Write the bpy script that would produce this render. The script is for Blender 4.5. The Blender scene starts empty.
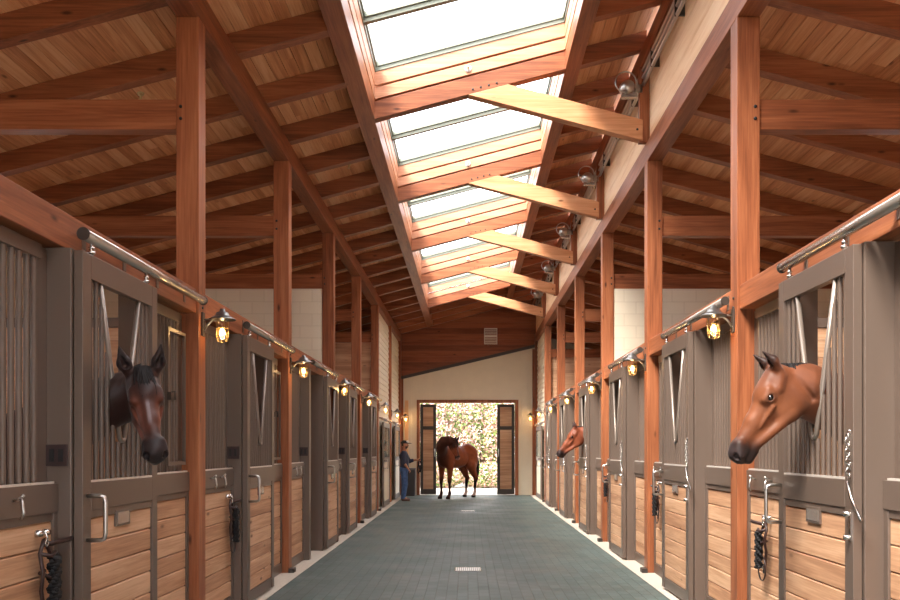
import bpy, bmesh, math, random
import numpy as np
from mathutils import Vector, Matrix
random.seed(7)
rs = np.random.RandomState(5)
C = bpy.context.scene.collection
PI = math.pi

# ------------------------------------------------------------------ helpers
def tag(o, label, cat, group=None):
    o['label'] = label; o['category'] = cat
    if group: o['group'] = group
    return o

def thing(name, label, cat, loc=(0, 0, 0), group=None):
    o = bpy.data.objects.new(name, None); C.objects.link(o)
    o.empty_display_size = 0.1
    o.location = loc
    return tag(o, label, cat, group)

def wloc(o):
    v = Vector((0, 0, 0))
    while o is not None:
        v += o.location; o = o.parent
    return v

class MB:
    """collects shapes (world coordinates, x mirrored by s) into ONE mesh"""
    def __init__(self, s=1):
        self.v = []; self.f = []; self.r = []; self.s = s; self.sm = []
    def _add(self, vs, fs, smooth=False, rnd=None):
        n = len(self.v); s = self.s
        self.v += [(s * a, b, c) for a, b, c in vs]
        r = random.random() if rnd is None else rnd
        for f in fs:
            self.f.append([n + i for i in f]); self.r.append(r); self.sm.append(smooth)
    def box(self, x0, x1, y0, y1, z0, z1, rnd=None):
        vs = [(x, y, z) for x in (x0, x1) for y in (y0, y1) for z in (z0, z1)]
        self._add(vs, [(0, 1, 3, 2), (4, 6, 7, 5), (0, 4, 5, 1), (2, 3, 7, 6), (0, 2, 6, 4), (1, 5, 7, 3)], False, rnd)
        return self
    def prism(self, poly, ax, a0, a1, rnd=None):
        """poly = 2-D outline, extruded along axis ax (0,1,2) from a0 to a1"""
        def P(p, a):
            q = list(p); q.insert(ax, a); return tuple(q)
        n = len(poly)
        vs = [P(p, a0) for p in poly] + [P(p, a1) for p in poly]
        fs = [tuple(range(n - 1, -1, -1)), tuple(range(n, 2 * n))] + [(i, (i + 1) % n, n + (i + 1) % n, n + i) for i in range(n)]
        self._add(vs, fs, False, rnd); return self
    def tube(self, pts, r, seg=8, r2=None, cap=True, rnd=None):
        pts = [Vector(p) for p in pts]; n = len(pts)
        rad = r if isinstance(r, (list, tuple)) else [r + ((r2 if r2 is not None else r) - r) * i / max(1, n - 1) for i in range(n)]
        t0 = (pts[1] - pts[0]).normalized()
        up = Vector((0, 0, 1)) if abs(t0.z) < .9 else Vector((0, 1, 0))
        nrm = (up - t0 * up.dot(t0)).normalized()
        vs = []
        for i, p in enumerate(pts):
            t = (pts[min(i + 1, n - 1)] - pts[max(i - 1, 0)])
            t = t.normalized() if t.length > 1e-9 else t0
            nrm = (nrm - t * nrm.dot(t))
            nrm = nrm.normalized() if nrm.length > 1e-6 else Vector((1, 0, 0))
            b = t.cross(nrm)
            for k in range(seg):
                a = 2 * PI * k / seg
                q = p + (nrm * math.cos(a) + b * math.sin(a)) * rad[i]
                vs.append((q.x, q.y, q.z))
        fs = []
        for i in range(n - 1):
            for k in range(seg):
                k2 = (k + 1) % seg
                fs.append((i * seg + k, i * seg + k2, (i + 1) * seg + k2, (i + 1) * seg + k))
        self._add(vs, fs, True, rnd)
        if cap:
            m = len(self.v) - len(vs)
            self.f.append([m + k for k in range(seg)]); self.r.append(.5); self.sm.append(False)
            self.f.append([m + (n - 1) * seg + k for k in range(seg)]); self.r.append(.5); self.sm.append(False)
        return self
    def lathe(self, c, prof, seg=20, axis='z', rnd=None):
        """prof = [(radius, height)] about c"""
        vs = []; n = len(prof)
        for (r, h) in prof:
            for k in range(seg):
                a = 2 * PI * k / seg; ca, sa = math.cos(a) * r, math.sin(a) * r
                if axis == 'z': q = (c[0] + ca, c[1] + sa, c[2] + h)
                elif axis == 'y': q = (c[0] + ca, c[1] + h, c[2] + sa)
                else: q = (c[0] + h, c[1] + ca, c[2] + sa)
                vs.append(q)
        fs = [(i * seg + k, i * seg + (k + 1) % seg, (i + 1) * seg + (k + 1) % seg, (i + 1) * seg + k) for i in range(n - 1) for k in range(seg)]
        self._add(vs, fs, True, rnd); return self
    def ball(self, c, r, seg=12, sc=(1, 1, 1)):
        vs = []; fs = []; R = seg // 2
        for i in range(R + 1):
            t = PI * i / R
            for k in range(seg):
                a = 2 * PI * k / seg
                vs.append((c[0] + r * sc[0] * math.sin(t) * math.cos(a), c[1] + r * sc[1] * math.sin(t) * math.sin(a), c[2] + r * sc[2] * math.cos(t)))
        for i in range(R):
            for k in range(seg):
                k2 = (k + 1) % seg
                fs.append((i * seg + k, i * seg + k2, (i + 1) * seg + k2, (i + 1) * seg + k))
        self._add(vs, fs, True); return self
    def ring(self, c, R, r, n=16, seg=6, plane='xz'):
        pts = []
        for i in range(n + 1):
            a = 2 * PI * i / n; u, w = R * math.cos(a), R * math.sin(a)
            pts.append({'xz': (c[0] + u, c[1], c[2] + w), 'yz': (c[0], c[1] + u, c[2] + w), 'xy': (c[0] + u, c[1] + w, c[2])}[plane])
        return self.tube(pts, r, seg, cap=False)
    def build(self, name, m, parent=None, bev=0, kind=None):
        v = np.array(self.v, dtype=float)
        if parent is not None: org = np.array(wloc(parent))
        elif kind == 'structure': org = np.zeros(3)
        else:
            lo, hi = v.min(0), v.max(0); org = np.array([(lo[0] + hi[0]) / 2, (lo[1] + hi[1]) / 2, lo[2]])
        me = bpy.data.meshes.new(name)
        me.from_pydata([tuple(p) for p in (v - org)], [], self.f)
        bm = bmesh.new(); bm.from_mesh(me)
        bmesh.ops.recalc_face_normals(bm, faces=bm.faces)
        bm.to_mesh(me); bm.free()
        at = me.attributes.new('rnd', 'FLOAT', 'FACE')
        at.data.foreach_set('value', self.r)
        me.polygons.foreach_set('use_smooth', self.sm)
        me.materials.append(m)
        o = bpy.data.objects.new(name, me); C.objects.link(o)
        if parent is not None: o.parent = parent
        else: o.location = org
        if kind: o['kind'] = kind
        if bev:
            md = o.modifiers.new('edge', 'BEVEL'); md.width = bev; md.segments = 2; md.limit_method = 'ANGLE'
        return o

def kids(o): return list(o.children)
def copy_tree(o, parent=None):
    c = o.copy(); C.objects.link(c); c.parent = parent
    for ch in kids(o): copy_tree(ch, c)
    return c
ORD = 'first second third fourth fifth sixth seventh eighth ninth tenth eleventh twelfth thirteenth fourteenth fifteenth sixteenth seventeenth eighteenth nineteenth twentieth twenty-first twenty-second twenty-third twenty-fourth'.split()

# ------------------------------------------------------------------ materials
def lin(c):
    return tuple(((x / 255) / 12.92 if x / 255 <= .04045 else ((x / 255 + .055) / 1.055) ** 2.4) for x in c) + (1,)

def nt(name):
    m = bpy.data.materials.new(name); m.use_nodes = True
    t = m.node_tree; return m, t, t.nodes['Principled BSDF']

def plain(name, col, rough=.5, metal=0, spec=.5, bump=0, bscale=40, var=0, emit=None, es=0):
    m, t, b = nt(name)
    b.inputs['Base Color'].default_value = lin(col)
    b.inputs['Roughness'].default_value = rough; b.inputs['Metallic'].default_value = metal
    b.inputs['Specular IOR Level'].default_value = spec
    if emit:
        b.inputs['Emission Color'].default_value = lin(emit); b.inputs['Emission Strength'].default_value = es
    if bump or var:
        tc = t.nodes.new('ShaderNodeTexCoord'); n = t.nodes.new('ShaderNodeTexNoise')
        n.inputs['Scale'].default_value = bscale; n.inputs['Detail'].default_value = 5
        t.links.new(tc.outputs['Object'], n.inputs['Vector'])
        if bump:
            bp = t.nodes.new('ShaderNodeBump'); bp.inputs['Strength'].default_value = bump; bp.inputs['Distance'].default_value = .01
            t.links.new(n.outputs['Fac'], bp.inputs['Height']); t.links.new(bp.outputs['Normal'], b.inputs['Normal'])
        if var:
            r = t.nodes.new('ShaderNodeValToRGB'); c = np.array(lin(col)[:3])
            r.color_ramp.elements[0].position = .3; r.color_ramp.elements[1].position = .7
            r.color_ramp.elements[0].color = tuple(c * (1 - var)) + (1,); r.color_ramp.elements[1].color = tuple(np.minimum(1, c * (1 + var))) + (1,)
            t.links.new(n.outputs['Fac'], r.inputs['Fac']); t.links.new(r.outputs['Color'], b.inputs['Base Color'])
    return m

def wood(name, dark, mid, light, ax, rough=.5, cross=9, var=.5, knots=True, bump=.15, spec=.3):
    """grain runs along axis ax; dark/mid/light are sRGB; tone shifts board by board with the mesh's 'rnd'"""
    m, t, b = nt(name); N = t.nodes.new; L = t.links.new
    tc = N('ShaderNodeTexCoord'); oi = N('ShaderNodeObjectInfo'); at = N('ShaderNodeAttribute'); at.attribute_name = 'rnd'
    add = N('ShaderNodeMath'); add.operation = 'MULTIPLY_ADD'; add.inputs[1].default_value = 37.; 
    L(at.outputs['Fac'], add.inputs[0])
    mu = N('ShaderNodeMath'); mu.operation = 'MULTIPLY'; mu.inputs[1].default_value = 53.; L(oi.outputs['Random'], mu.inputs[0]); L(mu.outputs[0], add.inputs[2])
    cb = N('ShaderNodeCombineXYZ')
    for i in range(3): L(add.outputs[0], cb.inputs[i])
    va = N('ShaderNodeVectorMath'); va.operation = 'ADD'; L(tc.outputs['Object'], va.inputs[0]); L(cb.outputs[0], va.inputs[1])
    mp = N('ShaderNodeMapping'); sc = [cross] * 3; sc[ax] = .7; mp.inputs['Scale'].default_value = sc; L(va.outputs[0], mp.inputs['Vector'])
    n1 = N('ShaderNodeTexNoise'); n1.inputs['Scale'].default_value = 1.0; n1.inputs['Detail'].default_value = 6; n1.inputs['Roughness'].default_value = .6; n1.inputs['Distortion'].default_value = .6
    L(mp.outputs[0], n1.inputs['Vector'])
    mp2 = N('ShaderNodeMapping'); sc = [cross * 7] * 3; sc[ax] = 2.2; mp2.inputs['Scale'].default_value = sc; L(va.outputs[0], mp2.inputs['Vector'])
    n2 = N('ShaderNodeTexNoise'); n2.inputs['Scale'].default_value = 1.0; n2.inputs['Detail'].default_value = 3; L(mp2.outputs[0], n2.inputs['Vector'])
    mx = N('ShaderNodeMix'); mx.data_type = 'FLOAT'; mx.inputs[0].default_value = .35
    L(n1.outputs['Fac'], mx.inputs[2]); L(n2.outputs['Fac'], mx.inputs[3])
    sh = N('ShaderNodeMath'); sh.operation = 'MULTIPLY_ADD'; sh.inputs[1].default_value = .28 * var; sh.inputs[2].default_value = -.14 * var
    L(at.outputs['Fac'], sh.inputs[0])
    s2 = N('ShaderNodeMath'); s2.operation = 'ADD'; L(mx.outputs[0], s2.inputs[0]); L(sh.outputs[0], s2.inputs[1])
    r = N('ShaderNodeValToRGB'); e = r.color_ramp.elements
    e[0].position = .34; e[0].color = lin(dark); e[1].position = .66; e[1].color = lin(light)
    q = e.new(.5); q.color = lin(mid)
    L(s2.outputs[0], r.inputs['Fac'])
    last = r.outputs['Color']
    if knots:
        vo = N('ShaderNodeTexVoronoi'); vo.inputs['Scale'].default_value = 1.0
        mp3 = N('ShaderNodeMapping'); sc = [4.5] * 3; sc[ax] = 1.6; mp3.inputs['Scale'].default_value = sc; L(va.outputs[0], mp3.inputs['Vector'])
        L(mp3.outputs[0], vo.inputs['Vector'])
        r3 = N('ShaderNodeValToRGB'); r3.color_ramp.elements[0].position = .035; r3.color_ramp.elements[0].color = (1, 1, 1, 1)
        r3.color_ramp.elements[1].position = .1; r3.color_ramp.elements[1].color = (0, 0, 0, 1)
        L(vo.outputs['Distance'], r3.inputs['Fac'])
        mk = N('ShaderNodeMix'); mk.data_type = 'RGBA'; mk.inputs[7].default_value = tuple(c * .45 for c in lin(dark)[:3]) + (1,)
        L(r3.outputs['Color'], mk.inputs[0]); L(last, mk.inputs[6]); last = mk.outputs[2]
    L(last, b.inputs['Base Color'])
    b.inputs['Roughness'].default_value = rough; b.inputs['Specular IOR Level'].default_value = spec
    bp = N('ShaderNodeBump'); bp.inputs['Strength'].default_value = bump; bp.inputs['Distance'].default_value = .004
    L(n2.outputs['Fac'], bp.inputs['Height']); L(bp.outputs['Normal'], b.inputs['Normal'])
    return m

TD, TM, TL = (112, 62, 38), (146, 86, 55), (172, 108, 72)
timber = [wood('timber_%s' % a, TD, TM, TL, i, .42) for i, a in enumerate('xyz')]
PD, PM, PL = (166, 122, 92), (194, 150, 116), (214, 174, 140)
plank = [wood('plank_%s' % a, PD, PM, PL, i, .5, cross=12, var=.7) for i, a in enumerate('xyz')]
deck = wood('roof_deck', (186, 122, 78), (218, 156, 108), (234, 184, 136), 1, .5, cross=12, var=.8)
lightwood = [wood('light_wood_%s' % a, (204, 146, 98), (226, 174, 124), (240, 198, 150), i, .45, cross=8, var=.6, knots=False) for i, a in enumerate('xyz')]
brace_m = [wood('brace_wood_%s' % a, (180, 118, 78), (202, 142, 100), (216, 162, 122), i, .45, cross=8, var=.6) for i, a in enumerate('xyz')]
gable_m = wood('gable_wood', (112, 60, 38), (136, 76, 50), (154, 92, 62), 0, .5, cross=10, var=1.0)
steel = plain('brown_grey_steel', (104, 89, 79), .36, .15, .5, bump=.02, bscale=60)
steel_dark = plain('dark_steel', (62, 54, 48), .45, .2)
chrome = plain('polished_steel', (205, 200, 195), .22, 1)
brushed = plain('brushed_steel', (190, 186, 180), .34, 1)
rail_m = plain('painted_rail', (184, 176, 168), .22, .7)
shade_m = plain('lamp_shade_metal', (120, 118, 116), .3, .9)
lining = wood('skylight_lining', (176, 122, 92), (198, 144, 112), (212, 160, 128), 0, .5, cross=8, var=.3, knots=False)
siding_m = wood('clerestory_siding', (222, 178, 134), (236, 198, 156), (244, 212, 174), 1, .5, cross=8, var=.4, knots=False)
black = plain('black_rubber', (22, 20, 20), .5)
leather = plain('dark_leather', (48, 28, 24), .4)
rope_m = plain('black_rope', (20, 18, 20), .8, bump=.4, bscale=120)
brass = plain('brass', (200, 176, 130), .35, 1)
boxred = plain('dark_maroon_plate', (52, 34, 32), .4)
cream = plain('cream_paint', (226, 212, 188), .6, var=.03, bscale=3)
concrete = plain('concrete', (186, 176, 162), .75, bump=.15, bscale=25, var=.08)
whitepaint = plain('white_paint', (235, 232, 226), .5)
sky_frame = plain('skylight_metal', (128, 132, 116), .45, .2)
bedding = plain('stall_bedding', (150, 118, 84), .9, bump=.6, bscale=60, var=.2)

def thin_glass(name, tint=(1, 1, 1, 1), gl=.08):
    m = bpy.data.materials.new(name); m.use_nodes = True; t = m.node_tree; t.nodes.clear()
    o = t.nodes.new('ShaderNodeOutputMaterial'); mx = t.nodes.new('ShaderNodeMixShader')
    tr = t.nodes.new('ShaderNodeBsdfTransparent'); tr.inputs[0].default_value = tint
    g = t.nodes.new('ShaderNodeBsdfGlossy'); g.inputs['Roughness'].default_value = .05
    mx.inputs[0].default_value = gl
    t.links.new(tr.outputs[0], mx.inputs[1]); t.links.new(g.outputs[0], mx.inputs[2]); t.links.new(mx.outputs[0], o.inputs[0])
    return m
sill_m = plain('sill_metal', (214, 208, 200), .3, .3)
yoke_m = plain('yoke_metal', (128, 116, 106), .3, .4)
glass = thin_glass('clear_glass')
lampglass = thin_glass('lamp_glass', (1, .97, .9, 1), .1)
bulb_m = plain('lit_bulb', (255, 220, 150), .5, emit=(255, 200, 115), es=30)

def blockwork():
    m, t, b = nt('painted_blockwork'); N = t.nodes.new; L = t.links.new
    tc = N('ShaderNodeTexCoord'); sp = N('ShaderNodeSeparateXYZ'); cb = N('ShaderNodeCombineXYZ')
    L(tc.outputs['Object'], sp.inputs[0]); L(sp.outputs[0], cb.inputs[0]); L(sp.outputs[2], cb.inputs[1])
    k = N('ShaderNodeTexBrick'); k.inputs['Scale'].default_value = 1.; k.inputs['Brick Width'].default_value = .4; k.inputs['Row Height'].default_value = .2
    k.inputs['Mortar Size'].default_value = .006; k.inputs['Color1'].default_value = lin((232, 220, 196)); k.inputs['Color2'].default_value = lin((228, 216, 192)); k.inputs['Mortar'].default_value = lin((216, 203, 178))
    L(cb.outputs[0], k.inputs['Vector']); L(k.outputs['Color'], b.inputs['Base Color']); b.inputs['Roughness'].default_value = .7
    bp = N('ShaderNodeBump'); bp.inputs['Strength'].default_value = .4; bp.inputs['Distance'].default_value = .01; bp.invert = True
    L(k.outputs['Fac'], bp.inputs['Height']); L(bp.outputs['Normal'], b.inputs['Normal'])
    return m
block = blockwork()

def pavers():
    m, t, b = nt('rubber_pavers'); N = t.nodes.new; L = t.links.new
    tc = N('ShaderNodeTexCoord'); mp = N('ShaderNodeMapping'); mp.inputs['Rotation'].default_value = (0, 0, PI / 2); L(tc.outputs['Object'], mp.inputs['Vector'])
    k = N('ShaderNodeTexBrick'); k.inputs['Scale'].default_value = 1.; k.inputs['Brick Width'].default_value = .22; k.inputs['Row Height'].default_value = .115
    k.inputs['Mortar Size'].default_value = .005; k.inputs['Mortar Smooth'].default_value = .3; k.inputs['Bias'].default_value = 0
    k.inputs['Color1'].default_value = lin((72, 88, 86)); k.inputs['Color2'].default_value = lin((86, 101, 98)); k.inputs['Mortar'].default_value = lin((46, 58, 56))
    L(mp.outputs[0], k.inputs['Vector'])
    n = N('ShaderNodeTexNoise'); n.inputs['Scale'].default_value = 1.1; n.inputs['Detail'].default_value = 6; L(tc.outputs['Object'], n.inputs['Vector'])
    mx = N('ShaderNodeMix'); mx.data_type = 'RGBA'; mx.blend_type = 'MULTIPLY'; mx.inputs[0].default_value = .5
    r = N('ShaderNodeValToRGB'); r.color_ramp.elements[0].position = .3; r.color_ramp.elements[0].color = (.7, .72, .72, 1); r.color_ramp.elements[1].position = .7; r.color_ramp.elements[1].color = (1, 1, 1, 1)
    L(n.outputs['Fac'], r.inputs['Fac']); L(k.outputs['Color'], mx.inputs[6]); L(r.outputs['Color'], mx.inputs[7]); L(mx.outputs[2], b.inputs['Base Color'])
    rr = N('ShaderNodeMapRange'); rr.inputs[1].default_value = .35; rr.inputs[2].default_value = .65; rr.inputs[3].default_value = .42; rr.inputs[4].default_value = .62
    L(n.outputs['Fac'], rr.inputs[0]); L(rr.outputs[0], b.inputs['Roughness'])
    bp = N('ShaderNodeBump'); bp.inputs['Strength'].default_value = .5; bp.inputs['Distance'].default_value = .006; bp.invert = True
    L(k.outputs['Fac'], bp.inputs['Height']); L(bp.outputs['Normal'], b.inputs['Normal'])
    return m
paver_m = pavers()

# ------------------------------------------------------------------ layout numbers
BAY = 3.66
P = [7.40 + BAY * i for i in range(7)]         # post centre lines
RD = .22                                        # rafter depth
HC = 1.55                                       # camera height
SL = .262
def Zl(x): return 5.40 + SL * (x + 2.24)        # underside of the main roof rafters
def Zr(x): return 5.40 - SL * (x - 2.24)        # underside of the right lean-to rafters
YE = 29.50                                      # end wall
Y0 = -3.9                                        # roof starts (overhead, behind the frame)
XO = 6.2
side_name = {-1: 'left', 1: 'right'}

# ------------------------------------------------------------------ setting
MB().box(-2.08, 2.08, -4, YE + .1, -.1, 0).build('floor', paver_m, kind='structure')
for s, i in ((-1, 1), (1, 2)):
    MB(s).box(2.08, 2.46, -4, YE + .1, -.1, .004).build('trim_%d' % i, concrete, kind='structure')
    MB(s).box(2.46, XO + .1, -4, YE + .1, -.1, -.004).build('floor_stall_' + side_name[s], bedding, kind='structure')
MB().box(-14, 14, YE + .1, 46, -.1, -.01).build('floor_outside', concrete, kind='structure')
MB().box(-14, 14, -24, -4, -.1, -.01).build('floor_yard', concrete, kind='structure')

# roof decks: boards running the length of the barn
def deck_boards(x0, x1, zf, y0, y1, w=.135, skip=None):
    m = MB(); n = int(round((x1 - x0) / w)); w = (x1 - x0) / n
    for i in range(n):
        a, b = x0 + i * w + .003, x0 + (i + 1) * w - .003
        y = y0 - random.random() * 2
        while y < y1:
            ln = 2.5 + random.random() * 2.5; ya, yb = max(y, y0), min(y + ln, y1)
            if yb > ya + .05:
                m.prism([(a, zf(a)), (b, zf(b)), (b, zf(b) + .025), (a, zf(a) + .025)], 1, ya, yb - .002)
            y += ln
    m.prism([(x0, zf(x0) + .03), (x1, zf(x1) + .03), (x1, zf(x1) + .12), (x0, zf(x0) + .12)], 1, y0, y1, rnd=0)
    return m
deck_boards(-XO - .3, -1.17, lambda x: Zl(x) + RD, Y0, YE + .2).build('ceiling_left', deck, kind='structure')
deck_boards(1.22, 2.62, lambda x: Zl(x) + RD, Y0, YE + .2).build('ceiling_upper', deck, kind='structure')
deck_boards(2.36, XO + .3, lambda x: Zr(x) + RD, Y0, YE + .2).build('ceiling_right', deck, kind='structure')
deck_boards(-1.17, 1.22, lambda x: Zl(x) + RD, P[5] + .05, YE + .2).build('ceiling_end', deck, kind='structure')

# side outer walls with a window per bay
for s in (-1, 1):
    m = MB(s)
    yc = [P[0] + BAY * (k - .5) for k in range(-2, 7)]
    m.box(XO, XO + .2, Y0, YE, 0, 2.0); m.box(XO, XO + .2, Y0, YE, 2.9, 4.42)
    m.prism([(XO, 4.42), (XO + .2, 4.42), (XO + .2, 4.42 + RD - .12), (XO, 4.42 + RD - .06)], 1, Y0, YE)
    edges = [Y0]
    for y in yc: edges += [y - .7, y + .7]
    edges.append(YE)
    for a, b in zip(edges[::2], edges[1::2]):
        if b > a: m.box(XO, XO + .2, max(a, Y0), b, 2.0, 2.9)
    m.build('wall_outer_' + side_name[s], cream, kind='structure')
    for j, y in enumerate(yc):
        if y < Y0: continue
        w = MB(s)
        for a, b in ((y - .7, y - .62), (y + .62, y + .7), (y - .03, y + .03)): w.box(XO + .02, XO + .12, a, b, 2.0, 2.9)
        for a, b in ((2.0, 2.08), (2.82, 2.9)): w.box(XO + .02, XO + .12, y - .7, y + .7, a, b)
        o = w.build('window_%d' % (1 + j + (0 if s < 0 else 10)), steel_dark, kind='structure')
        MB(s).box(XO + .06, XO + .066, y - .62, y + .62, 2.08, 2.82).build('glass_pane', glass, o)

# end wall (cream boards, doorway) and wooden gable above the slanted line
def Zs(x): return 4.47 + .238 * x
m = MB()
bw = .205; x = -XO
while x < XO - .01:
    a, b = x + .003, min(x + bw, XO) - .003
    za, zb = min(Zs(a), 5.6), min(Zs(b), 5.6)
    zt_a, zt_b = (za, zb)
    if b > 2.24: zt_a = zt_b = 4.3
    if a < -2.3: zt_a = zt_b = 4.2
    z0 = 3.12 if (b > -1.68 and a < 1.66) else 0
    m.prism([(a, z0), (b, z0), (b, zt_b), (a, zt_a)], 1, YE, YE + .12)
    x += bw
for a, b, z0 in ((-XO, -1.69, 0), (1.67, XO, 0), (-1.69, 1.67, 3.12)):
    m.box(a, b, YE + .02, YE + .1, z0, 3.9)
m.prism([(-2.3, 3.8), (2.4, 3.8), (2.4, Zs(2.4)), (-2.3, Zs(-2.3))], 1, YE + .02, YE + .1)
m.prism([(2.3, 3.8), (XO, 3.8), (XO, Zr(XO) + RD), (2.3, Zr(2.3) + RD)], 1, YE + .02, YE + .1)
m.prism([(-XO, 3.8), (-2.2, 3.8), (-2.2, Zl(-2.2) + RD), (-XO, Zl(-XO) + RD)], 1, YE + .02, YE + .1)
m.build('wall_end', cream, kind='structure')
f = MB(); f.box(-XO, -1.9, Y0 - .15, Y0, 0, 4.3); f.box(1.9, XO, Y0 - .15, Y0, 0, 4.3); f.box(-1.9, 1.9, Y0 - .15, Y0, 3.3, 4.3)
f.prism([(-XO, 4.3), (2.36, 4.3), (2.36, Zl(2.36) + RD), (-XO, Zl(-XO) + RD)], 1, Y0 - .15, Y0); f.prism([(2.36, 4.2), (XO, 4.2), (XO, Zr(XO) + RD), (2.36, Zr(2.36) + RD)], 1, Y0 - .15, Y0)
f.build('wall_front_unseen', cream, kind='structure')  # unseen front wall, added to block flat light from behind the camera
m = MB(); z = 3.7
while z < 6.9:
    z2 = z + .19
    # horizontal boards clipped between slanted line and roof
    poly = []
    X0, X1 = -2.3, 2.35
    pts = []
    nst = 24
    top = []; bot = []
    for i in range(nst + 1):
        xx = X0 + (X1 - X0) * i / nst
        lo = max(z + .004, Zs(xx)); hi = min(z2 - .002, Zl(xx) + RD)
        if hi > lo + .002: bot.append((xx, lo)); top.append((xx, hi))
    if len(bot) > 1: m.prism(bot + top[::-1], 1, YE - .05, YE + .04)
    z = z2
m.prism([(-2.3, Zs(-2.3)), (2.35, Zs(2.35)), (2.35, Zl(2.35) + RD), (-2.3, Zl(-2.3) + RD)], 1, YE - .03, YE + .06, rnd=0)
m.build('wall_gable', gable_m, kind='structure')
MB().prism([(-2.3, Zs(-2.3) - .05), (2.35, Zs(2.35) - .05), (2.35, Zs(2.35) + .05), (-2.3, Zs(-2.3) + .05)], 1, YE - .09, YE - .02).build('trim_3', steel_dark, kind='structure')
m = MB()
m.box(-1.72, -1.62, YE - .06, YE + .16, 0, 3.2); m.box(1.58, 1.69, YE - .06, YE + .16, 0, 3.2); m.box(-1.62, 1.58, YE - .06, YE + .16, 3.10, 3.2)
m.build('trim_4', timber[2], kind='structure')
MB().box(-2.24, -2.17, YE - .07, YE - .001, 0, 3.95).build('trim_5', timber[2], kind='structure')
MB().box(2.16, 2.24, YE - .07, YE - .001, 0, 4.9).build('trim_6', timber[2], kind='structure')
MB().box(-2.12, -2.0, YE - .04, YE - .001, 0, 3.18).build('trim_7', lightwood[2], kind='structure')
MB().box(-1.62, 1.58, YE - .1, YE + .3, -.05, .012).build('trim_8', concrete, kind='structure')
# louvre in the gable
v = thing('gable_vent', 'small white louvred vent high in the dark wooden gable', 'vent', (.75, YE - .06, 5.06))
fr = MB()
for a in ((.54, .56), (.96, .98)): fr.box(a[0], a[1], YE - .09, YE - .051, 5.06, 5.60)
for a in ((5.06, 5.08), (5.31, 5.35), (5.58, 5.60)): fr.box(.54, .98, YE - .09, YE - .051, a[0], a[1])
fr.build('vent_frame', whitepaint, v)
fr = MB()
for i in range(10):
    z = 5.085 + i * .052
    fr.prism([(YE - .085, z), (YE - .055, z + .03), (YE - .055, z + .036), (YE - .085, z + .006)], 0, .56, .96)
fr.build('louvre_slats', whitepaint, v)

# the two sliding leaves of the end doorway
def barn_leaf(x0, x1, label):
    t = thing('barn_door', label, 'door', ((x0 + x1) / 2, YE + .12, .012), 'sliding leaves of the end doorway')
    f = MB(); y0, y1 = YE + .08, YE + .14
    f.box(x0, x0 + .1, y0, y1, .02, 3.06); f.box(x1 - .1, x1, y0, y1, .02, 3.06)
    for a, b in ((.02, .2), (2.2, 2.32), (2.96, 3.06)): f.box(x0 + .1, x1 - .1, y0, y1, a, b)
    f.build('door_frame', steel_dark, t, .003)
    w = MB()
    for (za, zb, n) in ((.2, 2.2, 13), (2.32, 2.96, 4)):
        for i in range(n): w.box(x0 + .1, x1 - .1, y0 + .02, y1 - .02, za + (zb - za) * i / n + .002, za + (zb - za) * (i + 1) / n - .002)
        w.box(x0 + .1, x1 - .1, y0 + .03, y1 - .03, za, zb, rnd=0)
    w.build('planks', plank[0], t)
    h = MB(); xx = x1 - .05 if x0 < 0 else x0 + .05
    h.tube([(xx, y0 - .0, 1.3), (xx, y0 - .05, 1.3), (xx, y0 - .05, 1.55), (xx, y0, 1.55)], .01); h.build('door_handle', brushed, t)
    return t
barn_leaf(-1.61, -1.07, 'sliding barn door leaf by the man, dark frame with wood panels')
barn_leaf(.98, 1.57, 'sliding barn door leaf away from the man, dark frame with wood panels')

# clapboard walls that close the last bays
def clap(s, y0, y1, name, z0=2.9):
    m = MB(s); z = 0
    while z < 5.1:
        z2 = min(z + .15, 5.13)
        m.prism([(2.33, z), (2.305, z + .001), (2.325, z2), (2.345, z2)], 1, y0, y1)
        z = z2
    m.box(2.33, 2.40, y0, y1, 0, 5.13)
    return m.build(name, cream, kind='structure')
clap(-1, P[4] + .095, YE, 'wall_left'); clap(1, P[5] + .095, YE, 'wall_right')

# clerestory wall above the right beam
m = MB(); z = 5.41
for h in (.30, .31, .24, .20, .2):
    m.box(2.28, 2.32, Y0, YE, z + .003, z + h - .003); z += h
m.box(2.32, 2.36, Y0, YE, 5.41, 6.75)
m.build('wall_clerestory', siding_m, kind='structure')

# ------------------------------------------------------------------ timber frame
def post(s, y, label):
    t = thing('timber_post', label, 'post', (s * 2.335, y, 0), 'timber posts along the stalls')
    MB(s).box(2.24, 2.43, y - .095, y + .095, .0, 5.15).build('shaft', timber[2], t, .006)
    for dz in (2.74, 2.82, 4.3, 4.4):
        b = MB(s)
        if dz < 4: b.lathe((2.236, y, dz), [(0, -.006), (.012, -.005), (.012, .006)], 8, 'x')
        else: b.lathe((2.39, y - .097, dz), [(0, -.006), (.014, -.005), (.014, .004)], 8, 'y')
        b.build('bolt_head', black, t)
    return t
for s in (-1, 1):
    for i, y in enumerate(P):
        post(s, y, '%s reddish timber post from the camera in the row along the %s stalls' % (ORD[i], side_name[s]))
for s in (-1, 1):
    b = MB(s); b.box(2.24, 2.43, Y0, YE, 5.15, 5.40)
    tag(b.build('eave_beam', timber[1], bev=.006), 'long heavy timber beam resting on the %s row of posts' % side_name[s], 'beam', 'long beams on the posts')
for s in (-1, 1):
    for i, y in enumerate(P[:6]):
        b = MB(s); b.box(2.43, XO, y - .07, y + .07, 4.22, 4.47)
        tag(b.build('tie_beam', timber[0], bev=.005), 'horizontal tie beam reaching outward from the %s %s post' % (ORD[i], side_name[s]), 'beam', 'tie beams above the stalls')

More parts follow.
